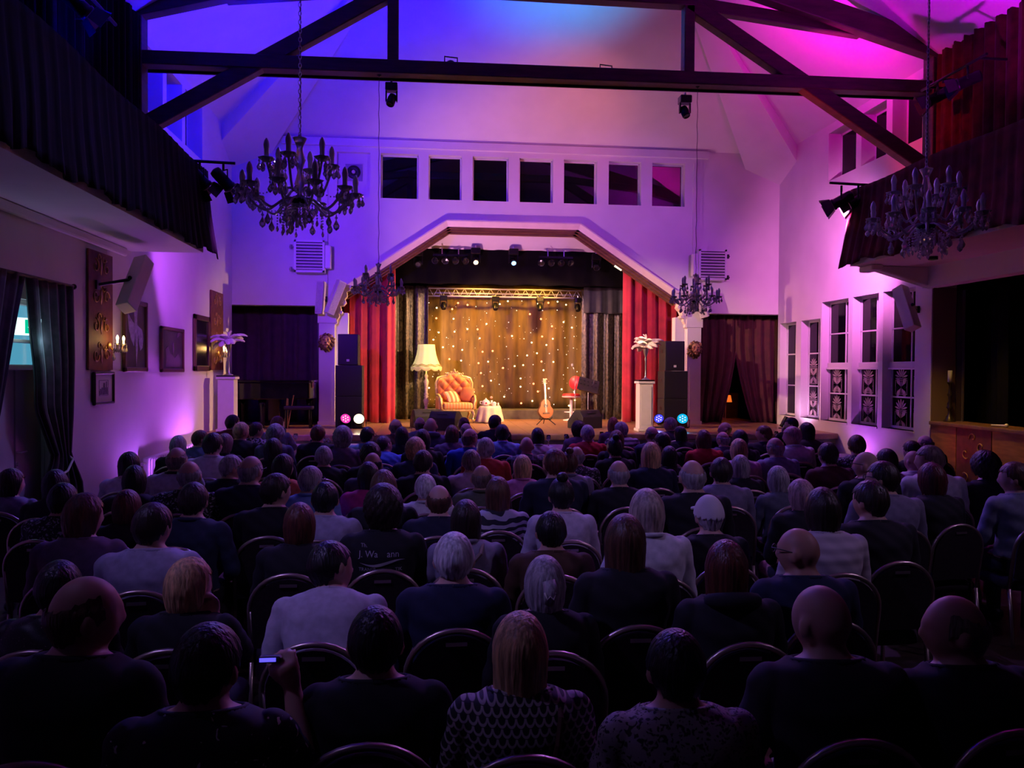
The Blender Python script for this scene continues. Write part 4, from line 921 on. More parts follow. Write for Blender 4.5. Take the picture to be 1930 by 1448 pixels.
for k, x in enumerate((.42, 1.78, 2.96, 3.98)):
    moving_head((x, 20.62, 3.93), 'black moving head on the silver truss, %s from the floor lamp' % ords[k], (0, -.5, -1), group='truss moving heads', s=.95)
for k, (x, lens, lab) in enumerate(((-.35, None, 'black moving head at the lamp-side slope of the arch'), (1.05, E_WARM, 'lit warm moving head under the arch'), (1.98, E_SKY, 'lit blue moving head under the arch'), (4.05, None, 'black moving head at the stool-side slope of the arch'))):
    moving_head((x + .12, 19.25, 4.98 if k not in (0, 3) else 4.9), lab, (0, -1, -.55), lens, 'arch moving heads', 1.15)
def par_bar(x, label):
    t = thing('par_bar', label, 'stage light', (x, 19.2, 4.78), 0, 'four-lamp bars')
    MB().ab((-.42, -.025, -.02), (.42, .025, .03)).build('bar', M_BLACKMETAL, t)
    hm = MB().lathe([(.03, -.07), (.075, -.05), (.085, .05), (.08, .055), (.07, .03)], 14).mesh('lamp_head', True, M_BLACKMETAL); lm = MB().lathe([(0, .04), (.07, .035), (0, .03)], 12).mesh('lens', False, M_LENS)
    for k in range(4):
        h = link('lamp_head', hm, t, (-.36 + k * .24, -.02, -.12), (2.1, 0, .25 * (k - 1.5))); link('lens', lm, h)
    for s in (-.2, .2): MB().tube([(s, 0, .03), (s, 0, .2)], .014, 6).build('clamp', M_STEEL, t)
par_bar(.55, 'black four-lamp bar under the arch near the warm moving head'); par_bar(3.15, 'black four-lamp bar under the arch near the blue moving head')
fl = thing('flood_light', 'small lit flood lamp on the stool-side slope of the arch', 'stage light', (4.62, 18.72, 4.55)); MB().box((0, 0, 0), (.24, .14, .16), (0, .55, 0)).build('housing', M_BLACKMETAL, fl)
MB().box((-.02, -.075, -.03), (.2, .02, .12), (0, .55, 0)).build('lens', E_WHITE, fl)

# ------------------------------------------------------------------ floor lamp
lp = thing('floor_lamp', 'lit fringed standard lamp with carved post beside the armchair', 'floor lamp', (-.02, 19.6, .722))
MB().lathe([(.20, 0), (.20, .03), (.15, .06), (.06, .09), (.045, .14), (.07, .20), (.05, .26), (.035, .36), (.06, .46), (.075, .52), (.04, .58), (.06, .61), (.04, .64), (.06, .67), (.035, .72), (.05, .90), (.065, .98), (.03, 1.06), (.05, 1.12), (.02, 1.18), (.015, 1.4)], 18).build('post', mat('cream_gilt', (.62, .50, .32), .45, noise=.25, nscale=20), lp, smooth=True)
E_SHADE = mat('lamp_shade_silk', (.80, .72, .30), .8, emit=(1, .80, .20), es=.62)
def shade_fn(a, z): return 1 + .03 * math.cos(10 * a)
sh = MB().lathe([(.205, 1.90), (.212, 1.80), (.235, 1.66), (.275, 1.52), (.325, 1.40), (.37, 1.335), (.362, 1.335), (.318, 1.40), (.268, 1.52), (.228, 1.66), (.206, 1.80), (.199, 1.90)], 40, fn=shade_fn).build('lamp_shade', E_SHADE, lp, smooth=True)
fr = MB().grid(121, 3, lambda u, v: ((.372 + .008 * math.cos(20 * PI * u)) * math.cos(2 * PI * u), (.372 + .008 * math.cos(20 * PI * u)) * math.sin(2 * PI * u), 1.35 - v * (.06 + .05 * abs(math.sin(10 * PI * u)))))
fr.build('fringe', mat('fringe_gold', (.75, .58, .22), .7, emit=(1, .7, .2), es=.3), sh, smooth=True, solid=.008)
for k in range(2):
    pts = [((.345 + .02 * k) * math.cos(a), (.345 + .02 * k) * math.sin(a), 1.40 - .03 * k + .012 * math.cos(10 * a)) for a in np.linspace(0, 2 * PI, 61)]
    MB().tube(pts, .008, 5, False).build('braid', mat('braid_brown', (.35, .17, .06), .7), sh)
point((-.02, 19.6, 2.30), (1, .72, .30), 26, .08)
# ------------------------------------------------------------------ armchair
ac = thing('armchair', 'tufted orange armchair with gilt carved frame on the stage', 'armchair', (.70, 19.35, .722), .12)
M_UP = mat('orange_upholstery', (.66, .20, .045), .6, noise=.2, nscale=10, sheen=.3); M_UPS = pattern('orange_stripe', 'stripes', (.72, .24, .06), (.62, .42, .16), 14, .5, .6, .12)
GILT = mat('pale_gilt', (.72, .52, .22), .35, .5, noise=.2, nscale=20)
def back_outline(k=1.0):
    return [(-.40 * k, .46), (-.44 * k, .70), (-.45 * k, .95), (-.40 * k, 1.07), (-.30 * k, 1.10), (-.22 * k, 1.11), (-.15 * k, 1.17), (0, 1.20), (.15 * k, 1.17), (.22 * k, 1.11), (.30 * k, 1.10), (.40 * k, 1.07), (.45 * k, .95), (.44 * k, .70), (.40 * k, .46)]
m = MB()
def tuft(u, v):
    ol = back_outline(.92); x = (u - .5) * .82; top = np.interp(x, [p[0] for p in ol[2:13]], [p[1] for p in ol[2:13]]) - .02; z = .48 + (top - .48) * v
    bx_, bz_ = x * 7.5, (z - .48) * 7; q = abs(math.sin(PI * (bx_ + bz_) / 2) * math.sin(PI * (bx_ - bz_) / 2)) ** .5
    e = min(1, 6 * min(u, 1 - u, v + .05, 1 - v)) ** .5
    return (x, .25 - .02 - .085 * q * e - .03 * e, z)
m.grid(49, 41, tuft); m.build('back_cushion', M_UP, ac, smooth=True, solid=.03)
MB().prism(back_outline(.9), 'y', .24, .30).build('back_panel', M_UP, ac, bev=.02)
MB().tube([(x, .26, z) for x, z in back_outline(1.0)], [.035] * 15, 8).build('back_frame', GILT, ac, smooth=True)
cr = MB()
for s in (-1, 1):
    for j in range(5): cr.sph((s * (.03 + j * .045), .24, 1.215 - j * .012 + .02 * math.sin(j * 2)), (.028, .025, .03), 8, 6)
cr.sph((0, .23, 1.26), (.035, .03, .045), 8, 6); cr.build('crest', GILT, ac, smooth=True)
bt = MB().sph((0, 0, 0), .014, 6, 5).mesh('button', True, M_UP)
for r_ in range(4):
    for c_ in range(5 - r_ % 2): link('button', bt, ac, (-.28 + c_ * .14 + (r_ % 2) * .07, .17, .62 + r_ * .13))
MB().box((0, -.12, .40), (.72, .62, .17)).build('seat_cushion', M_UPS, ac, bev=.06, seg=4, smooth=True)
MB().ab((-.38, -.42, .27), (.38, .28, .325)).build('seat_rail', GILT, ac, bev=.02)
for s in (-1, 1):
    a = MB().prism([(-.34, .30), (.26, .30), (.26, .62), (.0, .64), (-.30, .60), (-.36, .52), (-.33, .42)], 'x', min(s * .36, s * .47), max(s * .36, s * .47)).build('arm', M_UPS, ac, bev=.04, seg=3)
    MB().tube([(s * .42, .26, .66), (s * .43, 0, .67), (s * .43, -.28, .64), (s * .42, -.36, .56), (s * .40, -.33, .44), (s * .38, -.38, .32)], .03, 8).build('arm_frame', GILT, ac, smooth=True)
    for yy, fy in ((-.38, -.04), (.24, .04)):
        MB().tube([(s * .35, yy, .30), (s * .39, yy + fy * .6, .20), (s * .35, yy + fy, .08), (s * .38, yy + fy * 1.6, .015)], [.04, .035, .022, .03], 8).build('leg', GILT, ac, smooth=True)
def pillow(loc, rot, size, m, label):
    p = MB().grid(17, 17, lambda u, v: ((u - .5) * size * (1 - .12 * (2 * v - 1) ** 2), 0, 0)); p = MB()
    def f(sg):
        return lambda u, v: ((u - .5) * size * (1 - .10 * (2 * v - 1) ** 2), sg * size * .20 * (math.sin(PI * u) * math.sin(PI * v)) ** .5, (v - .5) * size * (1 - .10 * (2 * u - 1) ** 2))
    p.grid(15, 15, f(1)); p.grid(15, 15, f(-1))
    o = p.build('cushion', m, None, loc, rot, smooth=True); tag(o, label, 'cushion', 'armchair cushions')
pillow((.62, 19.20, 1.345), (-.75, 0, .5), .36, pattern('pillow_stripe', 'stripes', (.62, .16, .05), (.75, .52, .26), 9, .5, .7, .05), 'striped cushion lying on the armchair seat')
pillow((.98, 19.30, 1.40), (-.35, .1, -.5), .36, mat('pillow_rust', (.62, .19, .05), .7, noise=.15), 'plain rust cushion leaning on the armchair arm')
# ------------------------------------------------------------------ small table with tea things
tt = thing('side_table', 'small round side table under a draped cream cloth beside the armchair', 'table', (1.52, 19.0, .722))
MB().lathe([(.16, 0), (.14, .02), (.025, .04), (.025, .38), (.24, .385), (.24, .40)], 18).build('pedestal_table', M_WOOD, tt)
tc_ = MB().grid(73, 9, lambda u, v: (((.245 if v < .15 else .25 + .07 * v * (1 + .6 * math.sin(2 * PI * u * 9)))) * (v / .12 if v < .12 else 1) * math.cos(2 * PI * u), ((.245 if v < .15 else .25 + .07 * v * (1 + .6 * math.sin(2 * PI * u * 9)))) * (v / .12 if v < .12 else 1) * math.sin(2 * PI * u), .405 if v < .15 else .40 - .38 * (v - .15) / .85))
tag(tc_.build('tablecloth', mat('cream_cloth', (.72, .58, .40), .8, noise=.1), None, (1.52, 19.0, .722), smooth=True, solid=.006), 'cream cloth draped over the small table beside the armchair', 'tablecloth')
M_CHINA = mat('china', (.82, .74, .64), .2)
tp = thing('teapot', 'white china teapot with red motif on the small table', 'teapot', (1.42, 18.96, 1.132))
MB().lathe([(.05, 0), (.085, .02), (.10, .07), (.085, .12), (.05, .145), (.0, .15)], 16).build('pot', M_CHINA, tp, smooth=True); MB().lathe([(.045, .14), (.03, .165), (.012, .17), (.018, .185), (0, .195)], 12).build('lid', M_CHINA, tp, smooth=True)
MB().tube([(.09, 0, .05), (.14, 0, .08), (.16, 0, .13)], [.022, .016, .012], 8).build('spout', M_CHINA, tp, smooth=True); MB().tube([(-.085, 0, .11), (-.14, 0, .11), (-.14, 0, .05), (-.09, 0, .04)], .01, 6).build('handle', M_CHINA, tp, smooth=True)
MB().sph((0, -.088, .07), (.03, .015, .025), 8, 6).build('motif', mat('motif_red', (.55, .05, .06), .4), tp)
cp = thing('tea_cup', 'white tea cup with lid beside the teapot', 'cup', (1.62, 18.93, 1.132)); MB().lathe([(.07, 0), (.075, .008), (.035, .01), (.05, .04), (.06, .06), (.05, .06), (.03, .02)], 14).build('cup', M_CHINA, cp, smooth=True); MB().lathe([(.06, .06), (.04, .09), (.0, .11)], 12).build('lid', M_CHINA, cp, smooth=True)
fg = thing('flower_stem', 'single pale flower in a slim vase on the small table', 'flower', (1.56, 19.08, 1.132)); MB().lathe([(.03, 0), (.035, .04), (.015, .10), (.018, .13)], 10).build('vase', M_CHINA, fg, smooth=True); MB().sph((0, 0, .20), (.035, .035, .03), 8, 6).build('blossom', mat('blossom', (.8, .35, .25), .7), fg); MB().tube([(0, 0, .1), (0, 0, .19)], .004, 4).build('stem', M_BLACK, fg)
sk = thing('salt_cellar', 'small white shaker at the edge of the small table', 'shaker', (1.72, 19.0, 1.132)); MB().lathe([(.022, 0), (.026, .03), (.018, .07), (.0, .08)], 10).build('body', M_CHINA, sk, smooth=True); MB().lathe([(.018, .066), (.016, .08), (0, .085)], 10).build('cap', M_STEEL, sk)
bt_ = thing('bottle', 'small glass bottle standing beside the lamp post', 'bottle', (.22, 19.25, .722)); MB().lathe([(.04, 0), (.045, .02), (.045, .16), (.015, .21), (.015, .27)], 12).build('glass', mat('bottle_glass', (.25, .2, .1), .1, trans=.5), bt_, smooth=True); MB().lathe([(.017, .262), (.017, .29), (0, .292)], 10).build('cap', M_GOLD, bt_)
# ------------------------------------------------------------------ stage monitors
def monitor(x, y, rz, label, w=.62):
    t = thing('stage_monitor', label, 'loudspeaker', (x, y, .722), rz, 'wedge monitors')
    pr = [(-.24, 0), (.24, 0), (.24, .16), (.02, .40), (-.14, .40), (-.24, .26)]
    MB().prism([(a, b) for a, b in pr], 'x', -w / 2, w / 2).build('cabinet', M_CAB, t, bev=.012)
    MB().prism([(.243, .17), (.028, .405), (.016, .395), (.232, .158)], 'x', -w / 2 + .03, w / 2 - .03).build('grille', M_GRL, t)
    for s in (-1, 1): MB().ab((s * w / 2 - .006, -.08, .14), (s * w / 2 + .006, .08, .24)).build('side_handle', M_BLACK, t)
    MB().ab((-.12, -.20, .33), (.12, -.12, .345)).build('rear_handle', M_BLACK, t)
monitor(-.02, 17.5, .25, 'grey-brown wedge monitor at the lamp end of the stage'); monitor(.42, 16.75, -.5, 'black wedge monitor in front of the armchair'); monitor(3.5, 17.2, .6, 'black wedge monitor in front of the bar stool')
# ------------------------------------------------------------------ guitar on stand
M_SPRUCE = mat('guitar_top', (.40, .12, .03), .25, noise=.15, nscale=6, stretch=(8, 8, 1)); M_GDARK = mat('guitar_dark', (.10, .035, .018), .3)
g = thing('acoustic_guitar', 'orange acoustic guitar leaning on its stand on the stage', 'guitar', (2.76, 18.15, .87), .25); g.rotation_euler = (-.16, 0, .25)
ol = []
for k in range(48):
    a = 2 * PI * k / 48; z = .235 - .235 * math.cos(a); w = (.185 * math.sin(PI * min(1, z / .29) * .96 + .02) if z < .24 else 0)
    t_ = z / .47; w = .19 * (math.sin(PI * t_ ** .80) ** .6) * (1 - .24 * math.exp(-((t_ - .62) / .13) ** 2)) * (1 - .18 * max(0, t_ - .5))
    ol.append((w * (1 if k < 24 else -1), z))
ol = [p for i, p in enumerate(ol) if i not in (0, 24)]
MB().prism(ol, 'y', -.05, .05).build('body', M_GDARK, g, bev=.008); MB().prism([(x * .985, .47 / 2 + (z - .235) * .985) for x, z in ol], 'y', -.056, -.05).build('soundboard', M_SPRUCE, g)
MB().lathe([(0, 0), (.05, 0), (.05, .002), (0, .002)], 20).build('sound_hole', M_BLACK, g, (0, -.057, .30), (PI / 2, 0, 0)); MB().ab((-.08, -.066, .11), (.08, -.056, .14)).build('bridge', M_GDARK, g)
MB().ab((-.026, -.066, .30), (.026, -.04, .80)).build('neck', mat('fretboard', (.16, .07, .03), .4), g, bev=.006, seg=1); MB().prism([(-.026, .79), (.026, .79), (.038, .84), (.034, .94), (-.034, .94), (-.038, .84)], 'y', -.06, -.045).build('headstock', M_SPRUCE, g)
for s in (-1, 1):
    for j in range(3): MB().cyl((s * .034, -.052, .83 + j * .04), (s * .06, -.052, .83 + j * .04), .009, n=6).build('tuning_peg', M_STEEL, g)
for j in range(6): MB().tube([(-.02 + j * .008, -.069, .13), (-.018 + j * .007, -.069, .84)], .0012, 3).build('string', M_STEEL, g)
gs = thing('guitar_stand', 'black tripod guitar stand under the orange guitar', 'stand', (2.76, 18.2, .722)); MB().tube([(0, .08, .2), (0, .16, .72)], .012, 6).build('upright', M_BLACKMETAL, gs)
for a in (-2.4, -.75, 1.57): MB().tube([(0, .04, .20), (.30 * math.cos(a), .04 + .26 * math.sin(a), .012)], .011, 6).build('leg', M_BLACKMETAL, gs)
MB().tube([(-.14, -.12, .19), (-.14, .04, .13), (.14, .04, .13), (.14, -.12, .19)], .011, 6).build('cradle', M_BLACKMETAL, gs)
# ------------------------------------------------------------------ bar stool, music stand, microphone
st = thing('bar_stool', 'red padded bar stool with round back and white pedestal', 'bar stool', (3.66, 19.75, .722), -.2); M_RV = mat('red_vinyl', (.62, .03, .035), .35)
MB().lathe([(.18, .58), (.225, .60), (.23, .66), (.20, .69), (0, .695)], 28).build('seat', M_RV, st, smooth=True); MB().lathe([(.23, .595), (.238, .605), (.238, .625), (.23, .63)], 28).build('seat_band', M_ALU, st)
MB().lathe([(0, 0), (.165, 0), (.18, .02), (.18, .04), (.165, .06), (0, .06)], 28).build('backrest', M_RV, st, (.12, .17, .96), (PI / 2 - .1, 0, -.3), True); MB().tube([(.06, .17, .62), (.09, .20, .75), (.11, .20, .85)], .02, 8).build('back_support', M_ALU, st)
MB().lathe([(.21, 0), (.21, .015), (.06, .05), (.04, .06), (.036, .58)], 24).build('pedestal', M_WHITE, st, smooth=True); MB().tube([(.17 * math.cos(a), .17 * math.sin(a), .22) for a in np.linspace(0, 2 * PI, 25)], .012, 6, False).tube([(-.17, 0, .22), (.17, 0, .22)], .01, 6).build('foot_ring', M_ALU, st)
ms = thing('music_stand', 'black perforated music stand beside the bar stool', 'music stand', (3.86, 18.6, .722), -.15); MB().tube([(0, 0, .1), (0, 0, .86)], .014, 8).build('column', M_STEEL, ms)
for k in range(3): a = k * 2.09; MB().tube([(0, 0, .16), (.26 * math.cos(a), .26 * math.sin(a), .012)], .011, 6).build('leg', M_BLACKMETAL, ms)
ds = MB().box((0, 0, 0), (.50, .012, .34), (-.5, .25, 0)).box((.02, -.05, -.16), (.5, .06, .012), (-.5, .25, 0)); ds.build('desk', mat('desk_black', (.03, .026, .022), .45), ms, (0, -.02, .93))
for i in range(5):
    for j in range(3): MB().box((-.18 + i * .09, -.012 - .045 * (j - 1) * 1.1 - .008, (j - 1) * .09 + (.18 - i * .09) * .25), (.035, .012, .03), (-.5, .25, 0)).build('slot', M_BLACK, ms, (0, -.02, .93))
MB().tube([(.1, 0, .9), (.16, -.05, 1.12)], .006, 5).sph((.16, -.05, 1.13), .02, 6, 5).build('clip_lamp', M_STEEL, ms)
mc = thing('microphone_stand', 'gooseneck microphone on a slim stand in front of the bar stool', 'microphone', (3.53, 18.55, .722)); MB().lathe([(.13, 0), (.13, .02), (.02, .03)], 18).build('base', M_BLACKMETAL, mc); MB().tube([(0, 0, .02), (0, 0, .98)], .010, 6).build('pole', M_STEEL, mc)
MB().tube([(0, 0, .98), (0, 0, 1.15), (-.02, -.02, 1.27), (-.07, -.05, 1.38)], .008, 6).build('gooseneck', M_STEEL, mc, smooth=True); MB().sph((-.085, -.06, 1.41), (.03, .03, .04), 10, 8).build('capsule', mat('mic_grille', (.6, .6, .55), .4, .5), mc, smooth=True)
# ------------------------------------------------------------------ piano alcove
hang('alcove_curtain', (XL - .3, 19.3), (-2.5, 19.3), .73, 3.5, mat('plum_velvet', (.055, .012, .055), .8, noise=.2, sheen=.25), 'plum curtain closing the alcove behind the piano', 2.6, .06, 41)
M_PIANO = mat('piano_lacquer', (.006, .006, .007), .08)
pn = thing('grand_piano', 'black grand piano in the alcove beside the stage', 'piano', (-3.42, 18.1, .722), PI)
case = [(.92, -.30), (.92, .5), (.55, .85), (.1, .95), (-.45, .75), (-.85, .60), (-.92, .35), (-.92, -.30)]
MB().prism(case, 'z', .62, .98).build('case', M_PIANO, pn, bev=.02); MB().prism([(x * 1.02, y * 1.02) for x, y in case], 'z', .99, 1.03).build('lid', M_PIANO, pn, bev=.008)
MB().ab((-.80, -.52, .60), (.80, -.28, .72)).build('key_bed', M_PIANO, pn, bev=.015); MB().ab((-.72, -.50, .722), (.72, -.36, .74)).build('keyboard', M_WHITE, pn)
MB().ab((-.72, -.34, .74), (.72, -.30, .97)).build('fallboard', M_PIANO, pn)
for (x, y) in ((-.75, -.25), (.75, -.25), (.1, .75)): MB().lathe([(.03, 0), (.04, .04), (.045, .1), (.07, .45), (.09, .62)], 12, (x, y, 0)).build('leg', M_PIANO, pn, smooth=True)
MB().ab((-.12, -.1, .12), (.12, 0, .60)).build('pedal_lyre', mat('piano_red', (.07, .02, .015), .3), pn)
for x in (-.06, 0, .06): MB().box((x, -.16, .11), (.02, .14, .012)).build('pedal', M_GOLD, pn)
MB().ab((-.93, .30, .86), (-.90, .42, .99)).build('brass_hinge', M_GOLD, pn)
for k, (x0, x1, zt_) in enumerate(((-3.05, -3.0, 1.36), (-2.98, -2.98, 1.34), (-2.98, -2.86, 1.42))):
    s_ = thing('brass_rod', 'thin brass rod leaning beside the piano, %s of three' % ords[k], 'rod', (x0, 17.3, .722), 0, 'brass rods'); MB().tube([(0, 0, 0), (x1 - x0, .05, zt_ - .722)], .010, 6).sph((x1 - x0, .05, zt_ - .722), .016, 6, 5).build('rod', M_GOLD, s_)
pb = thing('piano_bench', 'black padded piano bench in front of the piano', 'bench', (-2.75, 17.35, .722)); MB().ab((-.3, -.17, .40), (.3, .17, .48)).build('seat', M_BLACK, pb, bev=.02)
for sx in (-1, 1):
    for sy in (-1, 1): MB().cyl((sx * .25, sy * .12, 0), (sx * .25, sy * .12, .41), .02, .028, 8).build('leg', M_PIANO, pb)
# ------------------------------------------------------------------ window-side alcove
M_CHERRY = mat('dark_cherry_velvet', (.060, .010, .014), .8, noise=.25, sheen=.3)
hang('alcove_curtain', (6.62, 18.95), (7.70, 18.95), .73, 3.42, M_CHERRY, 'dark red curtain of the parted pair next to the pilaster', 4.0, .05, 43, lambda v: (0, -.62 * max(0, v - .30) ** 1.4))
hang('alcove_curtain', (7.66, 18.95), (8.75, 18.95), .73, 3.42, M_CHERRY, 'dark red curtain of the parted pair next to the window wall', 4.0, .05, 44, lambda v: (.75 * max(0, v - .30) ** 1.4, 0))
tl = thing('table_lamp', 'small lit orange-shaded lamp in the dark alcove', 'table lamp', (8.0, 20.4, .66)); MB().lathe([(.09, 0), (.09, .02), (.012, .03), (.012, .52)], 12).build('post', M_GOLD, tl); MB().lathe([(.13, .70), (.165, .52), (.158, .52), (.122, .70)], 18).build('lamp_shade', mat('orange_shade', (.7, .15, .02), .8, emit=(1, .18, .02), es=.9), tl, smooth=True)
cb = thing('low_cabinet', 'dark low cabinet seen between the parted curtains', 'cabinet', (7.9, 21.2, .66)); MB().ab((-.7, -.2, 0), (.7, .2, .75)).build('body', M_WOOD, cb, bev=.01, seg=1)
for s in (-1, 1): d_ = MB().ab((s * .34 - .32, -.22, .06), (s * .34 + .32, -.2, .7)).build('door', M_WOOD, cb); MB().sph((s * .06, -.23, .4), .015, 6, 5).build('knob', M_GOLD, d_)
# ------------------------------------------------------------------ counter with candlestick
M_OAK = mat('honey_oak', (.30, .13, .030), .45, noise=.35, nscale=3, stretch=(1, 1, 5))
ct = thing('wooden_counter', 'honey-coloured wooden counter under the red balcony', 'counter', (8.5, 0, 0))
MB().ab((-.04, 5.0, 1.12), (.55, 12.47, 1.18)).build('counter_top', mat('counter_top_wood', (.17, .08, .04), .4, noise=.2), ct, bev=.012)
ys = [12.47, 11.82, 11.02, 10.2, 9.4, 8.6, 7.8, 7.0, 6.2, 5.2]
for k, (b, a) in enumerate(zip(ys[:-1], ys[1:])):
    if k % 2 == 0: MB().ab((.0, a + .01, 0), (.05, b - .01, 1.12)).build('oak_panel', M_OAK, ct)
    else:
        MB().ab((.0, a + .01, 0), (.045, b - .01, 1.12)).build('rust_panel', MATS['rust_wallpaper'], ct); m = MB()
        for j in range(7):
            pts = []; cy = (a + b) / 2 + .2 * math.sin(j * 2.1); cz = .2 + j * .13
            for q in range(12): an = q / 11 * 5 + j; rr_ = .09 * (1 - q / 14); pts.append((-.006, cy + rr_ * math.cos(an), cz + rr_ * math.sin(an)))
            m.tube(pts, .012, 4)
        m.build('relief_scrollwork', MATS['gilt_print'], ct, smooth=True)
MB().ab((.05, 5.0, 0), (.10, 12.46, 1.12)).build('back_board', M_BLACK, ct)
ck = thing('candlestick', 'tall turned dark candlestick with white candle on the counter', 'candlestick', (8.76, 12.36, 1.18))
MB().lathe([(.10, 0), (.09, .02), (.065, .03), (.055, .08), (.03, .11), (.022, .18), (.03, .21), (.055, .235), (.028, .26), (.04, .30), (.02, .34), (.025, .42), (.045, .45), (.022, .48), (.018, .60), (.03, .63), (.05, .65), (.05, .665)], 16).build('stick', mat('dark_bronze', (.05, .035, .03), .35, .6), ck, smooth=True)
MB().lathe([(.036, .66), (.036, .85), (.03, .86), (.0, .85)], 14).build('candle', mat('wax', (.75, .72, .72), .5), ck, smooth=True); MB().cyl((0, 0, .85), (0, 0, .875), .003, n=5).build('wick', M_BLACK, ck)
ld = thing('microphone', 'slim white microphone lying on the counter', 'microphone', (8.62, 10.9, 1.18)); MB().tube([(0, .28, .02), (0, 0, .03)], [.012, .016], 8).build('handle', M_WHITE, ld); MB().sph((0, -.03, .035), .03, 10, 8).build('head', M_ALU, ld, smooth=True)
hang('side_room_curtain', (9.0, 12.65), (9.0, 12.3), .1, 3.4, M_VELVET_DARK, 'dark curtain edge beside the counter', 4, .03, 47)
hang('side_room_curtain', (9.15, 11.6), (9.95, 13.6), .1, 3.42, M_BLACKCLOTH, 'black curtain hanging behind the candlestick', 3.2, .05, 48, lambda v: (0, -.75 * v ** 1.5))
